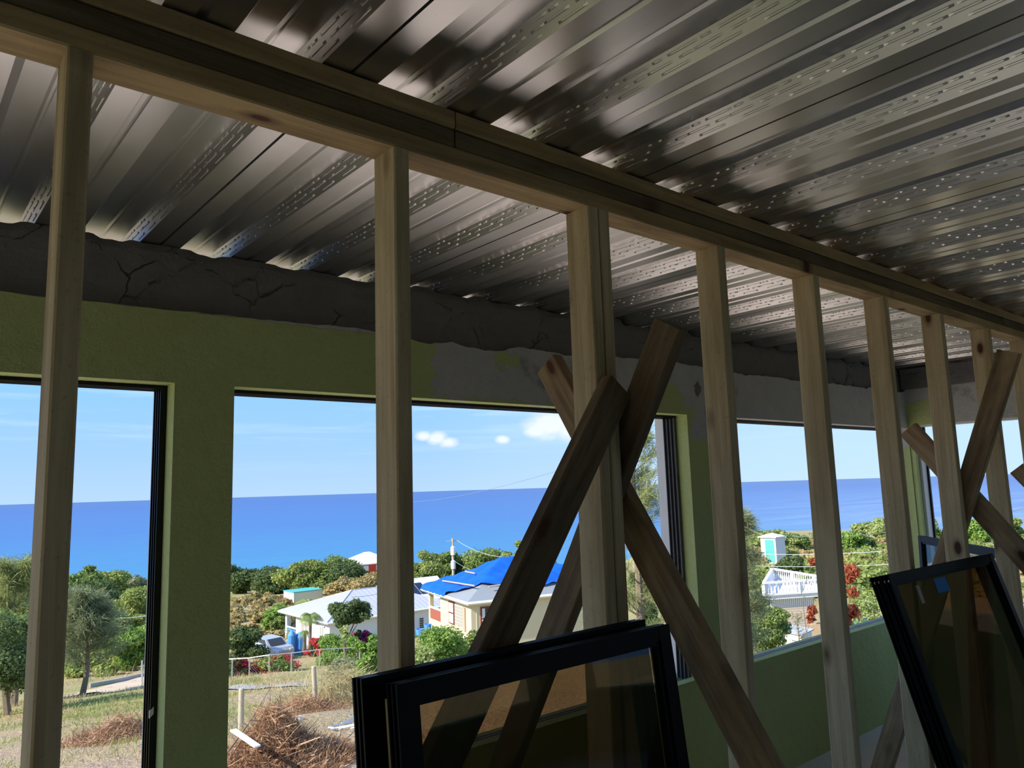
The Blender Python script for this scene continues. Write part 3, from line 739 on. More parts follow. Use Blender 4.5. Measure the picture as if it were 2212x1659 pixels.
def strands(name, mat, starts, dirs, lens, rng, width):
    n = len(starts); side = np.cross(dirs, rng.normal(size=(n, 3))); side /= np.linalg.norm(side, axis=1)[:, None]
    tip = starts+dirs*lens[:, None]; mid = starts+dirs*lens[:, None]*.5; tip = tip+np.array((0, 0, -1))*lens[:, None]*.25
    q = np.stack([starts-side*width*.3, mid-side*width, tip, mid+side*width], 1)
    return fast_mesh(name, q.reshape(-1, 3), n, mat)
def casuarina(label, px, d, ytop, wpx, mat='leaf_needle', nb=60, ns=70, low=.15, dens=1.0, L=.5, bend=0.0, trunk_r=.11, tilt=(0, 0)):
    SEED[0] += 1; rng = np.random.default_rng(SEED[0])
    b = place(px, d); H = at(px, ytop, d)[2]-b[2]; R = wpx/2*d/FPX/0.93
    r = thing('casuarina_tree', label, 'tree', b)
    t = MB(); zs = np.linspace(0, 1, 8)
    tp = [b+np.array((tilt[0]*z*H+.06*H*math.sin(z*5)*bend, tilt[1]*z*H, z*H)) for z in zs]
    t.tube(tp, [trunk_r*(1-z*.92)+.008 for z in zs], 7)
    S = []; Dd = []
    for i in range(nb):
        z = rng.uniform(low, .97); p0 = np.array([np.interp(z, zs, [q[j] for q in tp]) for j in range(3)])
        a = rng.uniform(0, 2*PI); rr = R*(1.15-z*.8)*rng.uniform(.6, 1.1)
        dirv = np.array((math.cos(a), math.sin(a), rng.uniform(.25, .8))); p1 = p0+dirv*rr; p2 = p1+np.array((math.cos(a)*.25, math.sin(a)*.25, .10))*rr
        t.tube([p0, p1, p2], [.018+.012*(1-z), .010, .004], 4)
        k = int(ns*dens*2.4); u = rng.uniform(.25, 1.1, k)[:, None]
        S.append(p0+(p1-p0)*np.minimum(u, 1)+(p2-p1)*np.maximum(u-1, 0)*8+rng.normal(0, .06, (k, 3)))
        dv = dirv*.5+rng.normal(0, .55, (k, 3))+np.array((0, 0, .35)); Dd.append(dv/np.linalg.norm(dv, axis=1)[:, None])
    t.build('trunk', M['bark'], r)
    S = np.concatenate(S)-b; Dd = np.concatenate(Dd)
    mesh_obj('foliage', strands('foliage', M[mat], S, Dd, L*rng.uniform(.5, 1.2, len(S)), rng, max(.007, d*.00030)), r)
    return r
def palm(label, px, d, ytop, wpx, mat='leaf_mid', nf=16, droop=1.0, stem=True, cat='palm tree'):
    SEED[0] += 1; rng = np.random.default_rng(SEED[0]); b = place(px, d); H = at(px, ytop, d)[2]-b[2]; R = wpx/2*d/FPX/.93
    r = thing('palm_tree', label, cat, b)
    hub = b+np.array((.1*H*.3, 0, H*.80 if stem else H*.15))
    if stem:
        t = MB(); t.tube([b, b+(0.02*H, 0, H*.4), hub], [.15, .11, .10], 8); t.build('trunk', M['bark'], r)
    Q = []
    for f in range(nf):
        a = 2*PI*f/nf+rng.normal(0, .15); up = rng.uniform(.1, 1.2); pts = []
        for i in range(13):
            s = i/12; pts.append(hub+np.array((math.cos(a)*R*s, math.sin(a)*R*s, R*(up*s-droop*(.55+up*.7)*s*s))))
        pts = np.array(pts); side = np.array((-math.sin(a), math.cos(a), 0))
        for i in range(12):
            p = pts[i]; dv = pts[i+1]-p; dv /= np.linalg.norm(dv)
            for sg in (-1, 1):
                for kk in (0, .5):
                    pp = p+(pts[i+1]-p)*kk; l = R*.42*math.sin(PI*min(1, (i+kk+1.5)/13.5))+.08
                    e = pp+(side*sg*.85+dv*.5+np.array((0, 0, -.45)))*l; w = dv*R*.022
                    Q.append([pp-w, e, e+w*.3, pp+w])
    Q = np.array(Q)-b
    mesh_obj('fronds', fast_mesh('fronds', Q.reshape(-1, 3), len(Q), M[mat]), r); return r

# far belt along the shore, left to right as seen
tree('shore_tree', 'dark round tree on the shore at the left picture edge', 22, 78, 1212, 105, 'leaf_dark')
tree('shore_tree', 'small dark tree just left of the nearest stud, against the sea', 58, 120, 1208, 60, 'leaf_mid')
tree('shore_tree', 'mid green tree top just right of the nearest stud, below the sea', 160, 105, 1238, 70, 'leaf_mid')
tree('shore_tree', 'small rounded tree rising highest above the coastal thicket', 205, 112, 1216, 48, 'leaf_mid')
tree('shore_tree', 'broad dark green thicket tree under the rounded small tree', 192, 95, 1246, 105, 'leaf_dark', low=.05)
tree('shore_shrub', 'olive shrub of the wind-clipped thicket, its left part', 238, 135, 1233, 66, 'leaf_olive', low=.0, cat='shrub')
tree('shore_shrub', 'grey brown twiggy end of the wind-clipped thicket by the window frame', 284, 142, 1240, 75, 'leaf_grey', low=.0, cat='shrub')
tree('hill_tree', 'pale olive tree behind the window jamb on the left slope', 300, 82, 1262, 84, 'leaf_olive', low=.1)
tree('hill_tree', 'yellow green tree with sparse crown on the left slope', 262, 68, 1302, 84, 'leaf_olive', low=.1)
tree('hill_tree', 'bright green bush tree above the dirt road on the left', 287, 60, 1345, 84, 'leaf_bright', low=.08)
casuarina('feathery pale casuarina at the left picture edge', 18, 46, 1222, 130, 'leaf_needle', nb=70, ns=90, low=.25, L=.8)
tree('yard_tree', 'big dark leafy tree at the lower left edge', 18, 34, 1318, 140, 'leaf_dark', low=.12, n=9000)
tree('yard_tree', 'mid green foliage tree above the big dark one at left', 30, 40, 1300, 110, 'leaf_mid', low=.3, n=5000)
casuarina('grey green casuarina with leaning trunk beside the dirt road', 178, 41, 1283, 125, 'leaf_grey', nb=70, ns=85, low=.22, L=.55, bend=.6, trunk_r=.13)
tree('shore_tree', 'dark crown right of the green pier, touching the sea', 516, 150, 1216, 66, 'leaf_dark')
tree('shore_tree', 'low dark tree behind the dry slope, first right of the dark crown', 580, 140, 1228, 78, 'leaf_dark')
tree('shore_tree', 'olive tree standing behind the cream water tank', 652, 122, 1211, 74, 'leaf_olive')
tree('shore_tree', 'small tree peak between the olive tree and the broad tree', 661, 140, 1206, 40, 'leaf_mid')
tree('shore_tree', 'broad green tree on the skyline left of the red house', 716, 124, 1194, 92, 'leaf_mid', n=6000)
tree('shore_tree', 'dark tree beneath the broad skyline tree', 742, 112, 1214, 76, 'leaf_dark')
tree('shore_shrub', 'rusty dry shrub above the white roof, left part', 742, 98, 1243, 66, 'leaf_dry', low=0, cat='shrub')
tree('shore_shrub', 'rusty dry shrub above the white roof, beside the square stud', 793, 94, 1237, 70, 'leaf_dry', low=0, cat='shrub')
tree('yard_tree', 'dark round tree shading the parked car', 530, 56, 1349, 72, 'leaf_dark', low=.12, n=5200)
tree('slope_bush', 'bright bush left of the veranda of the white house', 592, 80, 1308, 62, 'leaf_bright', low=0, cat='bush')
tree('slope_bush', 'green bush against the veranda corner of the white house', 606, 77, 1330, 40, 'leaf_mid', low=0, cat='bush')
tree('shore_tree', 'yellow green tree with bare crooked trunk behind the solar roof', 922, 104, 1184, 66, 'leaf_olive')
tree('shore_tree', 'dark tree just left of the power pole', 960, 118, 1186, 62, 'leaf_mid')
tree('shore_tree', 'dark crown right of the power pole', 1003, 120, 1202, 62, 'leaf_dark')
tree('shore_tree', 'olive crown above the tarpaulin ridge', 1046, 112, 1182, 84, 'leaf_mid', n=5200)
tree('shore_tree', 'olive crown touching the flat leaning board', 1092, 108, 1188, 56, 'leaf_olive')
tree('shore_tree', 'yellow green tree peeping over the flat leaning board', 1128, 98, 1163, 50, 'leaf_olive')
tree('shore_tree', 'tree crown in the gap below the pale lower brace, behind the tarpaulin', 1180, 105, 1190, 50, 'leaf_mid')
# right-hand shore
tree('hill_tree', 'small yellow green tree beside the far teal and white house', 1699, 150, 1144, 32, 'leaf_lime', low=.3)
tree('hill_tree', 'mid green bush tree right of the small yellow one', 1728, 155, 1152, 38, 'leaf_mid', low=.1)
tree('hill_tree', 'dark green round tree in the middle of the gap of the fifth and sixth studs', 1842, 142, 1147, 50, 'leaf_bright', low=.05, n=4200)
tree('hill_tree', 'darker tree just right of the dark green round tree', 1872, 146, 1160, 40, 'leaf_dark', low=.05)
tree('hill_tree', 'small yellow flowering branchy tree by the sixth stud', 1893, 125, 1178, 36, 'leaf_lime', low=.4, n=500)
tree('hill_tree', 'lime green tree on the skyline by the sixth stud', 1900, 205, 1120, 46, 'leaf_lime', low=.2)
tree('hill_tree', 'lime green tree on the skyline in the middle gap', 1864, 215, 1128, 28, 'leaf_lime', low=.2)
tree('hill_tree', 'green crown on the skyline seen through the end wall window', 2000, 200, 1118, 52, 'leaf_bright', low=.1)
tree('hill_tree', 'green crown right of that, seen beside the cross braces', 2105, 200, 1120, 40, 'leaf_bright', low=.1)
tree('hill_tree', 'green shrub tree at the right picture edge, end wall window', 2196, 120, 1112, 50, 'leaf_mid', low=.1)
tree('slope_bush', 'dark thicket above the white balustrade', 1722, 95, 1196, 62, 'leaf_dark', low=0, cat='bush')
tree('slope_bush', 'round green bush in front of the balustrade terrace', 1656, 40, 1272, 100, 'leaf_mid', low=.02, cat='bush', n=8000, leafs=.11)
tree('slope_bush', 'lime flowered shrub by the sill between fifth and sixth studs', 1884, 40, 1258, 84, 'leaf_lime', low=.15, cat='bush', n=5000, leafs=.10)
tree('slope_bush', 'green undergrowth below the lime shrub', 1842, 38, 1308, 56, 'leaf_mid', low=0, cat='bush', n=2500)
casuarina('tall casuarina with long feathery branches seen left of the second pier', 1392, 21, 842, 175, 'leaf_needle', nb=95, ns=75, low=.05, L=.42, trunk_r=.13)
casuarina('casuarina with bare twig tips between fourth and fifth studs', 1616, 26, 1096, 95, 'leaf_grey', nb=70, ns=75, low=.12, L=.42, trunk_r=.10)
tree('slope_bush', 'dark leafy branch crown below the casuarina at the second pier', 1400, 60, 1150, 70, 'leaf_dark', low=0, cat='bush')

def copy_tree(o):
    c = o.copy(); COL.objects.link(c)
    for ch in o.children:
        q = ch.copy(); COL.objects.link(q); q.parent = c
    return c
# scrub clumps on the open slopes: a few kinds, each copy its own object
def scrub(label, group, mat, spots, hpx, wpx):
    px, d = spots[0]; b = place(px, d); v = b+np.array((0, 0, 1.0)); yb = 829.5-FPX*(b@CU)/(b@CF)
    first = tree('scrub_clump', label, px, d, yb-hpx, wpx, mat, cat='shrub', group=group, low=0, trunk=False, n=520, k=5)
    for px, d in spots[1:]:
        c = copy_tree(first); b = place(px, d); c.location = (b[0], b[1], b[2]-.15); c.rotation_euler = (0, 0, random.uniform(0, 6.28)); s = random.uniform(.7, 1.35); c.scale = (s, s, s*random.uniform(.8, 1.1))
rs = random.Random(5)
_taken = []
def spots(n, pr, dr, gap):
    out = []; tries = 0
    while len(out) < n and tries < 4000:
        tries += 1; px, d = rs.uniform(*pr), math.sqrt(rs.uniform(dr[0]**2, dr[1]**2)); b = place(px, d)
        if all(math.hypot(b[0]-q[0], b[1]-q[1]) > (gap+q[2])/2 for q in _taken): _taken.append((b[0], b[1], gap)); out.append((px, d))
    return out
scrub('dry golden scrub clump on the slope left of the white house', 'dry scrub on the slope left of the white house', 'leaf_dry', spots(44, (498, 640), (70, 118), 2.6), 16, 26)
scrub('yellow green scrub clump on the slope left of the white house', 'green scrub on the slope left of the white house', 'leaf_olive', spots(34, (498, 640), (66, 118), 2.6), 20, 30)
scrub('dry reddish scrub clump on the plain beyond the balustrade', 'reddish scrub on the plain at right', 'leaf_dry', spots(60, (1600, 1960), (118, 190), 3.6), 17, 46)
scrub('yellow green scrub clump on the plain beyond the balustrade', 'yellow green scrub on the plain at right', 'leaf_olive', spots(56, (1600, 1960), (85, 210), 3.6), 18, 46)
scrub('olive scrub clump on the plain seen through the end wall window', 'scrub seen through the end wall window', 'leaf_olive', spots(50, (1975, 2212), (90, 210), 3.4), 18, 46)
scrub('rust brown scrub clump seen through the end wall window', 'rust scrub seen through the end wall window', 'leaf_dry', spots(24, (1975, 2212), (80, 140), 2.6), 11, 32)
scrub('olive scrub clump on the slope between jamb and nearest stud', 'scrub on the slope at the left window', 'leaf_olive', spots(30, (150, 330), (58, 100), 2.6), 20, 34)
scrub('low green scrub clump behind the tarpaulin roof', 'scrub behind the blue roof', 'leaf_mid', spots(30, (895, 1200), (85, 130), 2.6), 18, 40)

# ------------------------------------------------------------------ houses
def wall_rect(m, P, e1, e2, L1, L2, z0, z1):
    P = np.array(P, float); a = P[:2]; b = a+np.array(e2)*L2; c = b+np.array(e1)*L1; d_ = a+np.array(e1)*L1
    m.prism([tuple(a), tuple(b), tuple(c), tuple(d_)], z0, z1)
def on_face(px, P, e):
    """distance along direction e from P where the sight line through column px meets that wall"""
    v = ray(px, 1300); a = np.array([[e[0], -v[0]], [e[1], -v[1]]]); return float(np.linalg.solve(a, -np.array(P[:2]))[0])
def hip_roof(P, e1, e2, L1, L2, ze, rise, ov, ridge_along='e2'):
    """P near corner, e1 depth dir, e2 along dir; ridge along e2, inset L1/2 from both ends"""
    P = np.array(P[:2], float); e1 = np.array(e1); e2 = np.array(e2)
    A = P-e1*ov-e2*ov; B = P-e1*ov+e2*(L2+ov); Cc = P+e1*(L1+ov)+e2*(L2+ov); Dd = P+e1*(L1+ov)-e2*ov
    R1 = P+e1*L1/2+e2*L1/2; R2 = P+e1*L1/2+e2*(L2-L1/2)
    q = lambda p, z: (p[0], p[1], z)
    zr = ze+rise; zo = ze-.05
    return dict(A=q(A, zo), B=q(B, zo), C=q(Cc, zo), D=q(Dd, zo), R1=q(R1, zr), R2=q(R2, zr))
def roof_mesh(h, seams=0, th=.14):
    m = MB(); dn = lambda p: (p[0], p[1], p[2]-th)
    A, B, Cc, Dd, R1, R2 = h['A'], h['B'], h['C'], h['D'], h['R1'], h['R2']
    m.f = []
    m.quad(A, B, R2, R1); m.quad(Cc, Dd, R1, R2); m.tri(Dd, A, R1); m.tri(B, Cc, R2)
    for p, q in ((A, B), (B, Cc), (Cc, Dd), (Dd, A)): m.quad(p, q, dn(q), dn(p))
    m.quad(dn(Dd), dn(Cc), dn(B), dn(A))
    return m
def lerp3(a, b, t): return tuple(a[i]+(b[i]-a[i])*t for i in range(3))

# white house with the veranda
N1 = place(712, 65); ZE = -10.15; e1 = np.array((0.0, 1.0)); e2 = np.array((1.0, 0.0)); L1, L2 = 8.6, 11.7
hw = thing('white_house', 'white house with pale hip roof and corner veranda below the slope', 'house', (N1[0], N1[1], N1[2]))
m = MB(); wall_rect(m, N1, e1, e2, 6.2, L2, -17.5, ZE); wall_rect(m, N1+np.array((0, 6.2, 0)), e1, e2, 2.4, L2, -17.5, -12.62)
m.build('wall', M['house_white'], hw)
h = hip_roof(N1, e1, e2, L1, L2, ZE, 1.6, .45); rf = roof_mesh(h).build('roof', M['roof_white'], hw)
sm = MB()
for i in range(1, 26):
    t = i/26; a = lerp3(h['A'], h['B'], t)
    tt = min(1.0, min(t, 1-t)/((L1/2+.45)/(L2+.9))); Rm = lerp3(h['A'], h['R1'], tt) if t < .5 else lerp3(h['B'], h['R2'], tt)
    sm.tube([a, (a[0], Rm[1], Rm[2]+.01)], .014, 4)
for i in range(1, 18):
    t = i/18; a = lerp3(h['A'], h['D'], t); tt = 1-abs(2*t-1); Rm = lerp3(a, h['R1'], 1)
    x = a[0]+(h['R1'][0]-a[0])*tt; sm.tube([a, (x, a[1], a[2]+(h['R1'][2]-a[2])*tt+.01)], .014, 4)
for p, q in (('A', 'R1'), ('D', 'R1'), ('R1', 'R2'), ('B', 'R2')): sm.tube([h[p], h[q]], .06, 5)
sm.build('seam', M['roof_white'], rf)
fa = MB()
for p, q in (('D', 'A'), ('A', 'B')):
    a, b = np.array(h[p]), np.array(h[q]); fa.tube([a-(0, 0, .08), b-(0, 0, .08)], .10, 4)
fa.build('fascia', M['white_paint'], hw)
# veranda at the far left corner: posts, parapet rail in blue and white
pm_ = MB()
for s in (8.55, 6.35): pm_ = MB(); pm_.box(N1[0]-.02, N1[0]+.35, N1[1]+s-.35, N1[1]+s, -12.62, -10.52); pm_.build('veranda_post', M['house_white'], hw)
pm_ = MB(); pm_.box(N1[0]-.02, N1[0]+.3, N1[1]+6.2, N1[1]+8.6, -10.52, ZE); pm_.build('veranda_beam', M['house_white'], hw)
rl = MB()
for i in range(4):
    rl.box(N1[0]-.05, N1[0], N1[1]+6.4, N1[1]+8.2, -12.47+i*.22, -12.47+i*.22+.13)
rl.build('railing', M['blue_paint'], hw)
rl = MB(); rl.box(N1[0]-.06, N1[0]+.06, N1[1]+6.35, N1[1]+8.25, -11.59, -11.47); rl.build('handrail', M['white_paint'], hw)
def win_on_x(parent, x, y0, y1, z0, z1, mat='louvre', frame='white_paint', n=5):
    f = MB(); f.box(x-.06, x-.0, y0, y1, z0, z0+.08); f.box(x-.06, x, y0, y1, z1-.08, z1); f.box(x-.06, x, y0, y0+.08, z0, z1); f.box(x-.06, x, y1-.08, y1, z0, z1); f.box(x-.06, x, (y0+y1)/2-.03, (y0+y1)/2+.03, z0, z1)
    w = f.build('window', M[frame], parent); g = MB(); g.box(x-.03, x-.005, y0+.05, y1-.05, z0+.05, z1-.05); g.build('pane', M[mat], w)
for pxa, pxb in ((692, 702), (652, 668)):
    ya = N1[1]+on_face(pxb, N1, e1); yb = N1[1]+on_face(pxa, N1, e1); win_on_x(hw, N1[0], min(ya, yb), max(ya, yb), -11.92, -10.72)
f = MB(); xa = N1[0]+on_face(904, N1, e2); xb = N1[0]+on_face(914.5, N1, e2); f.box(xa, xb, N1[1]-.05, N1[1]-.003, -11.97, -11.02); wq = f.build('window', M['house_white'], hw)
for i in range(5):
    g = MB(); g.box(xa+.06, xb-.06, N1[1]-.08, N1[1]-.05, -11.92+i*.18, -11.92+i*.18+.13); g.build('pane', M['dark_glass'], wq)
# solar-roofed house behind
b = place(906, 84); hs = thing('solar_house', 'white house with dark solar panels behind the tarpaulin roof', 'house', b)
m = MB(); m.box(b[0]-2.5, b[0]+4, b[1], b[1]+6, b[2]-1, -11.4); m.build('wall', M['house_white'], hs)
m = MB(); z0, z1 = -11.6, -9.6; X0, X1, Y0, Y1 = b[0]-3, b[0]+4.4, b[1]-.4, b[1]+6.4; ymid = (Y0+Y1)/2
m.quad((X0, Y0, z0), (X1, Y0, z0), (X1, ymid, z1), (X0, ymid, z1)); m.quad((X1, Y1, z0), (X0, Y1, z0), (X0, ymid, z1), (X1, ymid, z1)); m.tri((X0, Y1, z0), (X0, Y0, z0), (X0, ymid, z1)); m.tri((X1, Y0, z0), (X1, Y1, z0), (X1, ymid, z1)); m.build('roof', M['house_white'], hs)
for i in range(3):
    m = MB(); xx = X0+1.7+i*1.0; sl = (z1-z0)/(ymid-Y0); m.quad((xx, Y0+.9, z0+.9*sl+.06), (xx+.92, Y0+.9, z0+.9*sl+.06), (xx+.92, Y0+2.6, z0+2.6*sl+.06), (xx, Y0+2.6, z0+2.6*sl+.06)); m.build('solar_panel', M['solar'], hs)

# yellow house under the tarpaulin
N2 = np.array((29.3, 39.3, -11.6)); a1 = np.array((.2425, .9701)); a2 = np.array((.9701, -.2425)); Y1L, Y2L = 7.83, 10.4; ZY = -6.9
hy = thing('yellow_house', 'yellow house with grey hip roof mostly covered by a blue tarpaulin', 'house', N2)
VL = 5.3
m = MB(); wall_rect(m, N2, a1, a2, VL, Y2L, -14, ZY); P_ = N2[:2]+a1*VL; wall_rect(m, (P_[0], P_[1], 0), a1, a2, Y1L-VL, Y2L, -14, -9.00); P_ = N2[:2]+a1*VL+a2*2.6; wall_rect(m, (P_[0], P_[1], 0), a1, a2, Y1L-VL, Y2L-2.6, -9.00, ZY)
m.build('wall', M['house_yellow'], hy)
h = hip_roof(N2, a1, a2, Y1L, Y2L, ZY, 1.9, .40); roof_mesh(h).build('roof', M['roof_grey'], hy)
fa = MB()
for p, q in (('D', 'A'), ('A', 'B')): fa.tube([np.array(h[p])-(0, 0, .08), np.array(h[q])-(0, 0, .08)], .11, 4)
fa.build('gutter', M['white_paint'], hy)
def face_pt(P, e, n, s, z, out): return (P[0]+e[0]*s+n[0]*out, P[1]+e[1]*s+n[1]*out, z)
def slab_on(P, e, n, s0, s1, z0, z1, o0, o1, mb=None):
    mb = mb or MB(); o = np.array(face_pt(P, e, n, s0, z0, o0)); return mb.obox(o, np.array((e[0], e[1], 0))*(s1-s0), np.array((n[0], n[1], 0))*(o1-o0), (0, 0, z1-z0))
nl = -a2; nr = -a1
for sv in ((Y1L-.28, Y1L), (VL, VL+.14)): slab_on(N2, a1, nl, sv[0], sv[1], -9.00, ZY, -.28, .0).build('veranda_post', M['house_yellow'], hy)
slab_on(N2, a1, nl, VL+.2, Y1L-.3, -8.95, -8.25, -.1, -.03).build('parapet_boards', M['brick_red'], hy)
slab_on(N2, a1, nl, VL+.1, Y1L-.2, -8.25, -8.15, -.14, .02).build('handrail', M['white_paint'], hy)
s0 = on_face(1001, N2, a1); s1 = on_face(983, N2, a1)
w = slab_on(N2, a1, nl, s0, s1, -8.75, -7.42, .0, .05).build('window', M['house_cream'], hy)
for i in range(6): slab_on(N2, a1, nl, s0+.06, s1-.06, -8.70+i*.21, -8.70+i*.21+.17, .05, .075).build('pane', M['louvre'], w)
sh = slab_on(N2, a1, nl, s1+.02, on_face(971, N2, a1), -8.75, -7.32, .03, .09).build('shutter', M['red_trim'], hy)
sA = on_face(971, N2, a1)
for zc in (-8.70, -8.02): slab_on(N2, a1, nl, s1+.14, sA-.12, zc+.02, zc+.60, .09, .11).build('shutter_panel', M['white_paint'], sh)
slab_on(N2, a1, nl, s0-.35, s0, -8.90, -7.45, .03, .09).build('shutter', M['batten'], hy)
s0 = on_face(1037, N2, a2); s1 = on_face(1063, N2, a2); sm_ = s0+(s1-s0)*.42
w = slab_on(N2, a2, nr, s0, s1, -8.80, -7.35, .0, .05).build('window', M['red_trim'], hy)
for zc in (-8.72, -8.05): slab_on(N2, a2, nr, s0+.1, sm_-.06, zc+.02, zc+.60, .05, .075).build('shutter_panel', M['white_paint'], w)
for i in range(6): slab_on(N2, a2, nr, sm_+.03, s1-.05, -8.75+i*.22, -8.75+i*.22+.17, .05, .075).build('pane', M['dark_glass'], w)
cr_ = MB(); slab_on(N2, a2, nr, .35, .39, -11, ZY-.2, 0, .02, cr_); cr_.build('downpipe', M['house_cream'], hy)
# the tarpaulin: a draped sheet over the roof with folds, near hip corner left bare
def roof_h(s_, t_): dd = min(t_+.4, Y1L+.4-t_, s_+.4, Y2L+.4-s_); return ZY-.05+max(0, dd)*(1.95/(Y1L/2+.4))
def tarp():
    nu, nv = 84, 66; P = N2[:2]; m = MB()
    for i in range(nu):
        a = i/(nu-1); s_ = -.50+(Y2L+.9)*a
        # lower edge: a little above the right-hand eave, pulled back round the near hip
        lo = 1.05-.55*smooth(2.0, 5.0, s_)+.10*math.sin(s_*2.1)+1.1*(1-smooth(-.5, 1.9, s_))+1.4*(1-smooth(-.5, .6, s_))
        for j in range(nv):
            t_ = lo+(Y1L+.55-lo)*j/(nv-1)
            z = roof_h(s_, t_)+.20+.05*math.sin(s_*2.3+t_*1.1)+.045*math.sin(t_*4.1-s_*1.7)+.035*math.sin(s_*6+t_*4)
            if s_ < -.38 or t_ > Y1L+.38: z = min(z, ZY-.10+.06*math.sin(t_*5))
            p = P+a2*s_+a1*t_; m.v.append((p[0], p[1], z))
    for i in range(nu-1):
        for j in range(nv-1): q = i*nv+j; m.f.append((q, q+nv, q+nv+1, q+1))
    return m
tp = tarp().build('tarpaulin', M['tarp'], None, smooth=True); tag(tp, 'bright blue tarpaulin draped in folds over the yellow house roof', 'tarpaulin')
for (pa, da), (pb_, db), l in (((956, 1256), (1025, 1267), 'longest pale batten on the near face of the blue tarpaulin'), ((1005, 1236), (1026, 1240), 'short pale batten high on the blue tarpaulin'), ((1056, 1268), (1090, 1264), 'pale batten on the blue tarpaulin beside the flat leaning board')):
    def hit(px, py):
        v = ray(px, py); best = None
        for d in np.linspace(44, 62, 400):
            p = v*(d/math.hypot(v[0], v[1])); q = p[:2]-N2[:2]; s = q@a2; t = q@a1
            z = roof_h(s, t)+.31
            if p[2] <= z: return np.array((p[0], p[1], z+.03))
        return v*(52/math.hypot(v[0], v[1]))
    p, q = hit(pa, da), hit(pb_, db); mm = MB(); mm.tube([p, q], .055, 4); tag(mm.build('batten', M['batten']), l, 'batten')

# red and white house on the shore
b = place(795, 138); hr = thing('red_house', 'small red house with white hip roof on the skyline', 'house', b)
zt_ = at(795, 1217, 138)[2]; m = MB(); m.box(b[0]-2.0, b[0]+5, b[1], b[1]+6, b[2]-2, zt_); m.build('wall', M['red_wall'], hr)
h = hip_roof((b[0]-2.0, b[1]), (0, 1), (1, 0), 6, 7, zt_, 1.75, .5); roof_mesh(h).build('roof', M['house_white'], hr)
for x in (-.9, 1.6): m = MB(); m.box(b[0]+x, b[0]+x+1.0, b[1]-.06, b[1]-.01, zt_-1.3, zt_-.35); m.build('window', M['white_paint'], hr)
m = MB(); m.box(b[0]-2.4, b[0]+5.2, b[1]-.8, b[1]-.7, zt_-2.2, zt_-1.7); m.build('railing', M['white_paint'], hr)
# cream water tank house
b = place(650, 98); b[2] -= .3; zt_ = at(640, 1275, 98)[2]; ct = thing('cream_tank', 'square cream rendered water tank with green top edge on the dry slope', 'water tank', b)
m = MB(); m.box(b[0]-1.5, b[0]+2.2, b[1]-1.3, b[1]+1.6, b[2]-1, zt_-.1); m.build('wall', M['house_cream'], ct); m = MB(); m.box(b[0]-1.55, b[0]+2.25, b[1]-1.35, b[1]+1.65, zt_-.1, zt_); m.build('lid', M['teal'], ct)
palm('fan of banana-like pale fronds beside the cream tank', 668, 92, 1262, 66, 'leaf_olive', 12, .7, stem=False)
# far teal and white house at right
b = place(1672, 128); ht = thing('teal_house', 'far white house with teal roof partly behind the casuarina', 'house', b); zt_ = at(1672, 1158, 128)[2]
m = MB(); m.box(b[0]-1.1, b[0]+1.6, b[1]-1.2, b[1]+1.4, b[2]-1, zt_); m.build('wall', M['house_white'], ht)
h = hip_roof((b[0]-1.1, b[1]-1.2), (1, 0), (0, 1), 2.7, 2.7, zt_, .5, .25); roof_mesh(dict(A=h['B'], B=h['A'], C=h['D'], D=h['C'], R1=h['R2'], R2=h['R1'])).build('roof', M['house_white'], ht)
m = MB(); m.box(b[0]-1.16, b[0]-1.10, b[1]-.9, b[1]+.6, b[2]+.2, zt_-.5); m.build('shutter', M['teal'], ht)
# white balustrade terrace house at right
zt_ = -7.33; G_ = at(1650, 1257, 59.5)[:2]; F_ = at(1668, 1227, 69)[:2]; H_ = at(1800, 1246, 62.5)[:2]
hb = thing('terrace_house', 'bleached house with white balustraded roof terrace behind the round bush', 'house', (G_[0], G_[1], -12.6))
m = MB(); m.prism([tuple(G_), tuple(H_), tuple(F_)], zt_-1.28, zt_-.98); m.build('roof_slab', M['house_white'], hb)
def balustrade(P, Q, nm):
    P, Q = np.array(P), np.array(Q); L = np.linalg.norm(Q-P); e = (Q-P)/L; nrm = np.array((-e[1], e[0])); r = MB()
    r.obox((P[0]-nrm[0]*.12, P[1]-nrm[1]*.12, zt_-.14), (e[0]*L, e[1]*L, 0), (nrm[0]*.24, nrm[1]*.24, 0), (0, 0, .14)); r.obox((P[0]-nrm[0]*.12, P[1]-nrm[1]*.12, zt_-.98), (e[0]*L, e[1]*L, 0), (nrm[0]*.24, nrm[1]*.24, 0), (0, 0, .12))
    rail = r.build('handrail', M['white_paint'], hb); k = int(L/.28)
    for i in range(k+1):
        if nm != 'near' and i in (0, k): continue
        c = P+e*(L*i/k)
        if i % 10 == 0:
            q = MB(); q.obox((c[0]-.13, c[1]-.13, zt_-.98), (.26, 0, 0), (0, .26, 0), (0, 0, .86)); q.build('rail_post', M['white_paint'], rail)
        else:
            q = MB(); q.lathe((c[0], c[1], zt_-.87), [(.05, 0), (.075, .18), (.075, .28), (.035, .5), (.05, .74)], 6); q.build('baluster', M['white_paint'], rail)
balustrade(G_, H_, 'near'); balustrade(F_, H_, 'far'); balustrade(G_, F_, 'side')
m = MB(); e_ = (H_-G_)/np.linalg.norm(H_-G_); n_ = np.array((-e_[1], e_[0])); Gi = G_+e_*.6+n_*.4; Hi = H_-e_*1.5+n_*.4; Fi = F_-n_*.6
m.prism([tuple(Gi), tuple(Hi), tuple(Fi)], -15.5, zt_-1.28); m.build('wall', M['wood_wall'], hb)
Lw = np.linalg.norm(Hi-Gi)
def onw(s0, s1, z0, z1, o0, o1, mb=None): return slab_on((Gi[0], Gi[1]), e_, -n_, s0, s1, z0, z1, o0, o1, mb)
cg = MB()
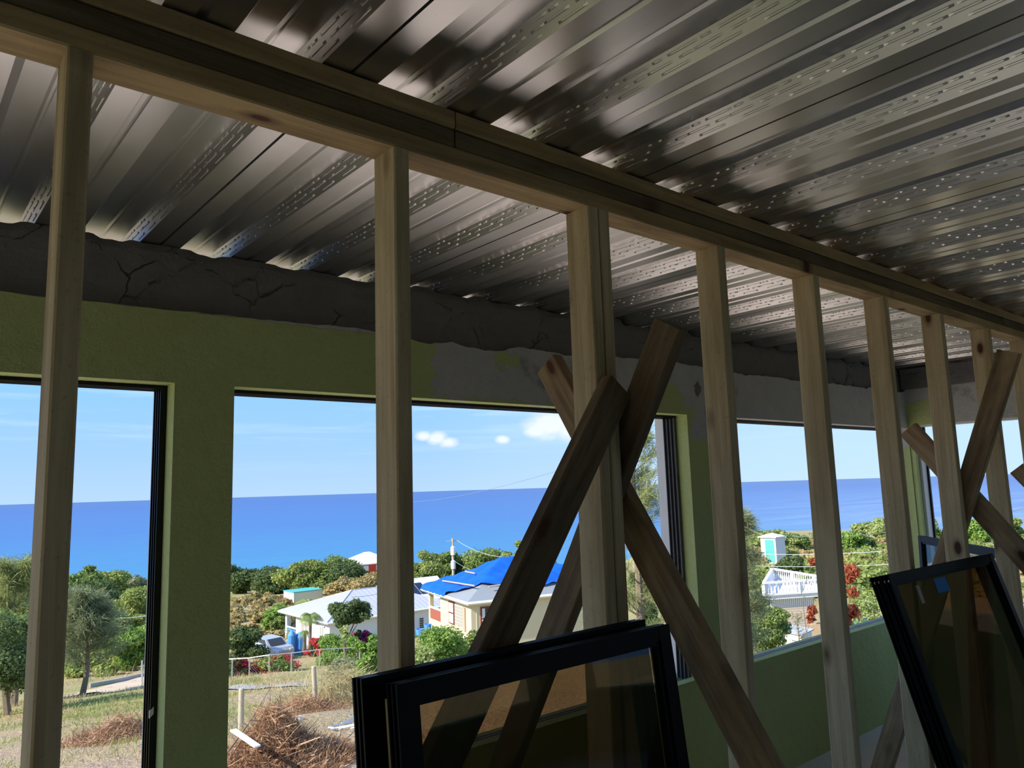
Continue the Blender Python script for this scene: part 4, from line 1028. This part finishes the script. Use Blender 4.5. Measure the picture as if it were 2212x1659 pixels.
for i in range(int(Lw/.16)): onw(i*.16, i*.16+.09, zt_-1.95, zt_-1.3, .0, .05, cg)
cg.build('corrugated_sheet', M['white_paint'], hb)
for i in range(20): onw(0, Lw, zt_-2.1-i*.18, zt_-2.1-i*.18+.155, .0, .025).build('board', M['wood_wall'], hb)
for s in (1.55, 2.25, 2.95): onw(s, s+.16, zt_-2.75, zt_-2.3, .025, .05).build('vent', M['ply'], hb)
s0 = on_face(1736, Gi, e_); s1 = on_face(1766, Gi, e_)
onw(s0, s1, zt_-6.6, zt_-3.3, .03, .09).build('door', M['ply'], hb); onw(s1+.05, s1+.2, zt_-3.2, zt_-1.3, .05, .2).build('column', M['teal'], hb)
# white low shed beside the bush
b = place(1706, 46); sd = thing('low_shed', 'low white shed roof behind the round bush at right', 'shed', b); m = MB(); z_ = at(1706, 1352, 46)[2]; m.box(b[0]-1.0, b[0]+.1, b[1]-1.4, b[1]+.2, b[2]-.5, z_-.15); m.build('wall', M['house_white'], sd)
m = MB(); m.obox((b[0]-1.1, b[1]-1.5, z_-.2), (1.3, 0, .12), (0, 1.8, .12), (0, 0, .06)); m.build('roof', M['roof_white'], sd)
# teal object and dark roof glimpsed at the sill
b = place(1846, 30); m = MB(); z_ = at(1846, 1338, 30)[2]
for s in (0, 1.0): m.tube([(b[0]-.4, b[1]-.4+s*.8, b[2]), (b[0]-.4, b[1]-.4+s*.8, z_), (b[0]+.4, b[1]-.4+s*.8, z_+.05), (b[0]+.4, b[1]-.4+s*.8, b[2])], .03, 6)
tag(m.build('teal_bench', M['teal']), 'teal tubular frame glimpsed over the sill between fifth and sixth studs', 'frame')

# rust leaved sparse saplings at right
def sapling(label, px, d, ytop, clusters, mat='leaf_rust'):
    SEED[0] += 1; rng = np.random.default_rng(SEED[0]); b = place(px, d); zt = at(px, ytop, d)[2]; H = zt-b[2]
    r = thing('rust_leaved_sapling', label, 'sapling', b); t = MB(); t.tube([b, b+(.05, .03, H*.5), b+(0, .05, H)], [.03, .02, .008], 5); bl = []
    for (cx, cy, rr) in clusters:
        c = at(cx, cy, d); R = rr*d/FPX; t.tube([b+(0, 0, max(.1, (c[2]-b[2])*.75)), c], [.012, .006], 4); bl.append((c[0]-b[0], c[1]-b[1], c[2]-b[2], R, R, R))
    t.build('stem', M['bark'], r); mesh_obj('leaves', leaf_cloud('leaves', M[mat], bl, 70*len(clusters), .10, rng, aspect=2.6), r)
sapling('rust red leaved sapling beside the fifth stud', 1838, 28, 1215, [(1838, 1236, 15), (1832, 1250, 10), (1843, 1279, 10), (1841, 1322, 13), (1832, 1345, 7)])
sapling('sapling with two red leaf tufts in front of the plywood door', 1750, 30, 1300, [(1754, 1318, 8), (1751, 1337, 7), (1755, 1214, 6)])
casuarina('bare twiggy dead plant below the plywood door', 1732, 32, 1325, 34, 'leaf_grey', nb=26, ns=7, low=.1, L=.18, trunk_r=.03)

# ------------------------------------------------------------------ yard in front of the white house
palm('palm tree in front of the white house wall', 668, 58, 1309, 52, 'leaf_mid', 15, 1.15)
palm('palm of yellowing hanging fronds left of the palm tree', 656, 59, 1350, 26, 'leaf_olive', 9, 1.7)
tree('feather_leaf_tree', 'feathery dark green tree against the white roof', 752, 52, 1286, 80, 'leaf_dark', low=.52, n=4200, leafs=.17)
tree('papaya_tree', 'thin papaya stem with small pale crown', 746, 47, 1348, 24, 'leaf_lime', low=.72, n=350)
tree('bougainvillea', 'crimson bougainvillea beside the palm trunk', 689, 57, 1378, 44, 'leaf_dark', cat='shrub', low=.02, flower='petal_red', n=1800, trunk=False)
tree('bougainvillea', 'magenta bougainvillea against the lavender wall', 782, 53, 1357, 44, 'leaf_dark', cat='shrub', low=.02, flower='petal_magenta', n=1800, trunk=False)
tree('bougainvillea', 'red bougainvillea by the fence at the green pier', 515, 46.5, 1417, 54, 'leaf_dark', cat='shrub', low=.02, flower='petal_red', n=1800, trunk=False)
tree('bougainvillea', 'largest red bougainvillea sprawling behind the chain-link fence', 592, 47.5, 1417, 90, 'leaf_mid', cat='shrub', low=.02, flower='petal_red', n=2600, trunk=False)
tree('garden_shrub', 'large green garden shrub in front of the lavender wall', 733, 50, 1371, 92, 'leaf_bright', cat='shrub', low=.02, n=6000)
tree('garden_shrub', 'big-leaved bright shrub touching the square stud', 797, 30, 1372, 62, 'leaf_bright', cat='shrub', low=.05, n=2600, leafs=.16)
tree('garden_shrub', 'sparse grey green shrub below the fence rail', 752, 37, 1425, 80, 'leaf_grey', cat='shrub', low=.1, n=900)
tree('garden_shrub', 'airy light green tree in front of the yellow house', 950, 34, 1352, 110, 'leaf_bright', cat='shrub', low=.2, n=5200, leafs=.11)
tree('garden_shrub', 'airy green shrub at the foot of the yellow house near the flat board', 1015, 36, 1362, 70, 'leaf_mid', cat='shrub', low=.15, n=3000, leafs=.11)
tree('garden_shrub', 'yellow green shrub between square stud and the stack of panels', 908, 28, 1395, 56, 'leaf_lime', cat='shrub', low=.1, n=2200, leafs=.1)
# blue plastic and junk left of the yellow house
b = at(918, 1372, 42); g_ = gz(b[0], b[1]); m = MB()
for i, (dx, dz_, r_) in enumerate(((-.25, 0, .22), (.15, .22, .20), (.05, -.35, .24))): m.lathe((b[0]+dx, b[1]-dx*.4, b[2]+dz_), [(0, 0), (r_*.8, 0), (r_, .34), (r_*.92, .34), (r_*.72, .04), (0, .04)], 10)
m.tube([(b[0], b[1], g_), (b[0], b[1], b[2])], .03, 5)
tag(m.build('blue_tub', M['blue_paint']), 'blue plastic tubs on a stake behind the airy tree', 'plastic')

# silver car under the dark tree
def car(px, d):
    b = place(px, d); r = thing('silver_car', 'silver car parked under the dark round tree', 'car', b, None, rot=(0, 0, math.radians(100)))
    prof = [(-2.0, .35), (-2.05, .75), (-1.85, .95), (-1.35, 1.0), (-.75, 1.45), (.55, 1.5), (1.35, 1.05), (1.95, .95), (2.05, .6), (2.0, .35)]
    m = MB(); k = len(prof); hw_ = .82
    for s in (-1, 1):
        for x, z in prof: m.v.append((x, s*hw_*(1 if z < 1.1 else .82), z))
    m.f = [tuple(range(k-1, -1, -1)), tuple(range(k, 2*k))]+[(i, (i+1) % k, k+(i+1) % k, k+i) for i in range(k)]
    m.build('body', M['car_silver'], r)
    g = MB()
    g.quad((-1.32, -.60, 1.03), (-1.32, .60, 1.03), (-.80, .55, 1.43), (-.80, -.55, 1.43))
    for i in range(4): a = g.v[i]; g.v[i] = (a[0]-.02, a[1], a[2]+.02)
    for s in (-1, 1):
        y = s*.80; g.quad((-1.15, y, 1.06), (1.1, y, 1.06), (.5, s*.70, 1.44), (-.7, s*.70, 1.44))
    g.build('window', M['dark_glass'], r)
    for x in (-1.3, 1.25):
        for s in (-1, 1):
            w = MB(); w.tube([(x, s*.86, .32), (x, s*.66, .32)], .32, 14); w.build('wheel', M['rubber'], r)
    l = MB()
    for s in (-1, 1): l.box(-2.08, -2.0, s*.6-.15, s*.6+.15, .68, .82)
    l.build('headlamp', M['white_paint'], r)
car(578, 59)
b = place(607, 63); m = MB(); m.lathe(b, [(0, 0), (.42, 0), (.48, .4), (.45, .75), (.3, .85), (0, .87)], 14); tag(m.build('blue_barrel', M['blue_paint']), 'blue plastic barrel left of the white house', 'barrel')
b = place(642, 60); 
for i, (dx, hh, l) in enumerate(((-.35, 1.75, 'taller blue gas bottle by the white house corner, left one'), (.25, 1.55, 'wide blue bin by the white house corner, right one'))):
    m = MB(); rr = .30 if i == 0 else .45; m.lathe((b[0]+dx*1.1, b[1]+.1, b[2]), [(0, 0), (rr, 0), (rr, hh*.8), (rr*.6, hh*.92), (rr*.2, hh), (0, hh)], 12); tag(m.build('blue_container', M['blue_paint']), l, 'container')

# chain-link fence
fx = [(470, 46), (501, 45.5), (538, 45), (581, 44.5), (629, 44.5), (690, 44.5), (777, 45), (860, 46)]
fp = [place(px, d) for px, d in fx]; fh = 1.22
cf = thing('chain_link_fence', 'galvanised chain-link fence with thin posts and top rail below the white house', 'fence', fp[3])
for p in fp: m = MB(); m.tube([p-np.array((0, 0, .2)), p+np.array((0, 0, fh))], .035, 6); m.build('post', M['galv_post'], cf)
m = MB(); m.tube([p+np.array((0, 0, fh)) for p in fp], .028, 6); m.build('top_rail', M['galv_post'], cf)
m = MB()
for p, q in zip(fp[:-1], fp[1:]):
    L = np.linalg.norm((q-p)[:2]); n = int(L/.14)
    for i in range(n):
        for s in (1, -1):
            t0, t1 = i/n, min(1, max(0, (i/n)+s*fh/L)); k = abs(t1-t0)*L/fh
            a = p+(q-p)*t0; bq = p+(q-p)*t1+np.array((0, 0, fh*k)); sd_ = np.array((.0022, 0, .0015))
            m.quad(a-sd_, a+sd_, bq+sd_, bq-sd_)
w_ = m.build('wire_mesh', M['galv_post'], cf); w_['kind'] = 'stuff'
# second bit of fence by the road at left
p = place(307, 50); cf2 = thing('fence_post', 'pale fence post by the dirt road at the window jamb', 'post', p); m = MB(); m.tube([p-np.array((0, 0, .2)), p+np.array((-.05, 0, 1.35))], .05, 6); m.tube([p+np.array((.35, .1, 0)), p+np.array((0, 0, 1.0))], .035, 6); m.build('stake', M['galv_post'], cf2)

# round timber posts
for (px, yb, yt, d, l, tl) in ((520, 1576, 1487, 18.0, 'upright round timber post beside the green pier', 0), (682, 1533, 1438, 21.0, 'leaning round timber post on the bank above the brush', .06)):
    b = place(px, d); h_ = at(px, yt, d)[2]-b[2]; m = MB(); m.lathe((0, 0, 0), [(0, -.3), (.062, -.3), (.06, h_*.5), (.056, h_-.02), (.045, h_), (0, h_)], 12)
    m.v = [(x+b[0]-tl*z, y+b[1], z+b[2]) for x, y, z in m.v]; tag(m.build('timber_post', M['post_wood']), l, 'post')

# brush heap
def brush(label, px, d, rw, hh, n, seed, mat='brush', spread=1.0):
    rng = np.random.default_rng(seed); b = place(px, d)
    r = rw*np.sqrt(rng.uniform(0, 1, n)); a = rng.uniform(0, 2*PI, n); zmax = hh*np.exp(-(r/(rw*.42))**2)+.28*hh*(1-r/rw)
    c = np.stack([r*np.cos(a), r*np.sin(a)*.8, zmax*rng.uniform(.0, 1, n)**.6], 1)
    dv = rng.normal(size=(n, 3)); dv[:, 2] = np.abs(dv[:, 2])*.7; dv /= np.linalg.norm(dv, axis=1)[:, None]
    L = rng.uniform(.12, .55, n)*spread; L[rng.uniform(size=n) < .05] *= 2.0; sd = np.cross(dv, rng.normal(size=(n, 3))); sd /= np.linalg.norm(sd, axis=1)[:, None]
    w = rng.uniform(.0025, .007, n)[:, None]; w[rng.uniform(size=n) < .2] *= 2.4
    s = c-dv*L[:, None]*.4; e = c+dv*L[:, None]*.6; q = np.stack([s-sd*w, s+sd*w, e+sd*w*.4, e-sd*w*.4], 1)+b
    o = mesh_obj('brush_heap', fast_mesh('brush_heap', q.reshape(-1, 3), n, M[mat])); tag(o, label, 'brush heap', None, 'stuff'); return b
hb_ = brush('large heap of red brown dead branches beside the green pier', 590, 13.6, 1.35, .80, 18000, 3)
brush('small heap of reddish dead branches on the lawn at left', 262, 20, 1.3, .45, 4500, 4)
brush('tangle of dry straw stems on the bank around the leaning post', 742, 22, 2.2, .8, 5000, 5, 'straw', 1.4)
brush('dry twigs on the bank between heap and leaning post', 655, 20.5, 1.2, .4, 2600, 6)
for (p0, p1, r0, l) in (((492, 1625), (588, 1480), .016, 'long bare stick standing out of the heap, thin top end up right'), ((495, 1640), (572, 1512), .014, 'second bare grey stick crossing the heap')):
    p, q = at(*p0, 13.2), at(*p1, 14.2); m = MB(); m.tube([p, (p+q)/2+np.array((0, 0, -.05)), q], [r0, r0*.7, r0*.3], 5); tag(m.build('dead_stick', M['bark']), l, 'stick')
p, q = at(503, 1578, 13.3), at(556, 1614, 12.6); m = MB(); e = q-p; sd_ = np.cross(e, (0, 0, 1)); sd_ /= np.linalg.norm(sd_)
m.obox(p-sd_*.05, e, sd_*.10, np.cross(sd_, e)/np.linalg.norm(e)*.022); tag(m.build('white_plank', M['white_paint']), 'white painted plank thrown on the brush heap', 'plank')
# discarded white frames on the grass
b = hitg(750, 1572); fr_ = thing('discarded_frame', 'discarded white window frame lying on the grass by the stacked panels', 'frame', b)
for (p0, p1) in (((710, 1577), (772, 1562)), ((722, 1580), (800, 1566)), ((738, 1568), (762, 1559)), ((712, 1578), (722, 1581)), ((732, 1580), (786, 1570)), ((757, 1580), (795, 1572))):
    p, q = hitg(*p0)+np.array((0, 0, .05)), hitg(*p1)+np.array((0, 0, .06)); m = MB(); m.tube([p, q], .022, 4); m.build('frame_bar', M['white_paint'], fr_)
p = hitg(716, 1635); q = hitg(737, 1632); m = MB(); m.tube([p+np.array((0, 0, .04)), q+np.array((0, 0, .04))], .045, 8); tag(m.build('black_pipe', M['rubber']), 'short black pipe lying on bare earth', 'pipe')
for (px, d, s, mt, l) in ((616, 21.5, .09, 'white_paint', 'white litter scrap on the bank behind the heap'), (634, 21.8, .08, 'rubber', 'black litter scrap on the bank behind the heap'), (646, 18.6, .07, 'white_paint', 'pale stone right of the heap'), (698, 45.0, .16, 'white_paint', 'white bucket on the garden slope, left one'), (719, 45.4, .18, 'white_paint', 'white bucket on the garden slope, right one')):
    b = place(px, d); m = MB(); m.lathe(b, [(0, 0), (s, .0), (s*1.2, s*.7), (s*.8, s*1.4), (0, s*1.5)], 7); tag(m.build('litter', M[mt]), l, 'litter')

# dirt road strips (follow the land)
def road(pts, w, name, label, mat):
    m = MB(); P = [place(px, d) for px, d in pts]; Q = []
    for i in range(len(P)-1):
        for t in np.linspace(0, 1, 10, endpoint=(i == len(P)-2)): Q.append(P[i]+(P[i+1]-P[i])*t)
    for i, p in enumerate(Q):
        t = Q[min(i+1, len(Q)-1)]-Q[max(i-1, 0)]; n = np.array((-t[1], t[0], 0)); n /= np.linalg.norm(n)
        for s in (-1, -.5, 0, .5, 1):
            q = p+n*s*w/2*(1+.08*math.sin(i*1.3+s)); m.v.append((q[0], q[1], float(gz(q[0], q[1]))+.035))
    for i in range(len(Q)-1):
        for j in range(4): a = i*5+j; m.f.append((a, a+5, a+6, a+1))
    return struct(m.build(name, mat, smooth=True), label)
M['road'] = plain('pale_dirt_track', (0.60, 0.47, 0.34), 0.95, 0, 0.12, 1.2); M['asphalt'] = plain('old_grey_track', (0.40, 0.37, 0.33), 0.95, 0, 0.15, 1.0)
road([(60, 43), (160, 44), (250, 46.5), (330, 50), (420, 56)], 5.6, 'dirt_road', 'pale dirt road curving past the casuarina at left', M['road'])
road([(440, 33), (540, 31), (620, 30), (700, 29.5), (800, 29)], 1.6, 'path', 'worn grey path behind the timber posts', M['asphalt'])
M['stubble'] = plain('tan_stubble', (0.56, 0.43, 0.26), 0.95, 0, 0.08, .3)
road([(1770, 112), (1850, 110), (1930, 106), (2010, 102)], 30, 'field', 'smooth tan mown field beyond the rust leaved sapling', M['stubble'])
kw = [place(px, d) for px, d in ((195, 52), (250, 53), (312, 55), (360, 57))]; m = MB()
for p, q in zip(kw[:-1], kw[1:]): e = q-p; m.obox(p-(0, 0, .2), e, (0, .18, 0), (0, 0, .45))
tag(m.build('kerb', M['slab']), 'low pale kerb wall beyond the dirt road', 'wall')

# tufts of dry grass over the yard
def tufts(label, n, azr, dr, mat, seed, L=.28):
    rng = np.random.default_rng(seed); az = np.radians(rng.uniform(*azr, n)); d = np.sqrt(rng.uniform(dr[0]**2, dr[1]**2, n)); x, y = d*np.cos(az), d*np.sin(az)
    keep = np.sin(x*.9+seed)+np.sin(y*1.1+x*.4)+rng.normal(0, .6, n) > -.1; x, y, d = x[keep], y[keep], d[keep]; n = len(x)
    z = gz(x, y)+.03; c = np.stack([x, y, z], 1); dv = rng.normal(0, .55, (n, 3)); dv[:, 2] = 1; dv /= np.linalg.norm(dv, axis=1)[:, None]
    sd = np.cross(dv, rng.normal(size=(n, 3))); sd /= np.linalg.norm(sd, axis=1)[:, None]; w = (d*.00024)[:, None]+.002; l = (L*rng.uniform(.4, 1.2, n))[:, None]
    q = np.stack([c-sd*w, c+sd*w, c+dv*l+sd*w*.2, c+dv*l-sd*w*.2], 1)
    o = mesh_obj('dry_grass', fast_mesh('dry_grass', q.reshape(-1, 3), n, M[mat])); tag(o, label, 'grass', None, 'stuff')
tufts('dry grass tufts on the yard and lawn below the windows', 22000, (55, 92), (14.5, 42), 'straw', 3, .17)
tufts('green grass tufts on the lawn at left', 30000, (68, 92), (14, 36), 'leaf_olive', 8, .13)
tufts('golden grass on the far slope', 16000, (60, 92), (55, 110), 'straw', 9, .7)
tufts('golden grass on the plain at right', 14000, (15, 36), (60, 150), 'straw', 10, .6)

# ------------------------------------------------------------------ power pole and wires
b = place(980, 92); pp = thing('power_pole', 'power pole with two transformers behind the tarpaulin roof', 'pole', b); zt_ = at(979, 1163, 92)[2]
m = MB(); m.tube([b-np.array((0, 0, .5)), (b[0], b[1], zt_)], [.17, .12], 8); m.build('pole', M['post_wood'], pp)
for dz_ in (1.3, 2.9, ): m = MB(); c = (b[0]-.15, b[1]-.25, zt_-dz_-.6); m.lathe(c, [(0, 0), (.26, 0), (.28, .45), (.26, .9), (.1, 1.0), (0, 1.05)], 10); m.build('transformer', M['white_paint'], pp)
m = MB(); m.tube([(b[0]-.8, b[1]+.1, zt_-.3), (b[0]+.8, b[1]-.1, zt_-.3)], .05, 4); m.build('crossarm', M['post_wood'], pp)
M['wire'] = plain('grey_cable', (0.30, 0.32, 0.34), 0.6); M['wire_pale'] = plain('pale_cable', (0.62, 0.66, 0.66), 0.6)
def wire(a, b_, sag, label, mat='wire', r=.012):
    a, b_ = np.array(a), np.array(b_); m = MB(); pts = [a+(b_-a)*t-np.array((0, 0, sag*4*t*(1-t))) for t in np.linspace(0, 1, 14)]; m.tube(pts, r, 4); tag(m.build('overhead_wire', M[mat]), label, 'wire')
top = np.array((b[0], b[1], zt_-.3))
wire(at(860, 1083, 80), at(1300, 988, 26), .5, 'thin dark overhead wire crossing the sky left of the cross braces', r=.010)
wire(top+(.7, 0, 0), at(1140, 1206, 60), .6, 'pale overhead wire running right from the power pole', 'wire_pale', .018)
wire(top-(.7, 0, 1.2), at(760, 1290, 60), 1.2, 'grey service wire from the power pole to the white house', 'wire', .016)
wire(top-(0, 0, 2.2), at(1150, 1240, 56), .8, 'lower pale wire from the power pole over the tarpaulin', 'wire_pale', .015)
wire(at(205, 1334, 44), at(345, 1325, 44), .12, 'pale wire across the trees in the left window', 'wire_pale', .016)
wire(at(1560, 1193, 50), at(1905, 1191, 42), .15, 'upper pale wire across the plain at right', 'wire_pale', .014)
wire(at(1560, 1219, 44), at(1925, 1219, 40), .12, 'lower pale wire across the plain at right', 'wire_pale', .013)
wire(at(1560, 1140, 60), at(2060, 1122, 60), .9, 'thin dark wire along the shoreline at right', 'wire', .014)
wire(at(2120, 1106, 60), at(2260, 1078, 50), .3, 'thin dark wire in the end wall window at the right edge', 'wire', .016)
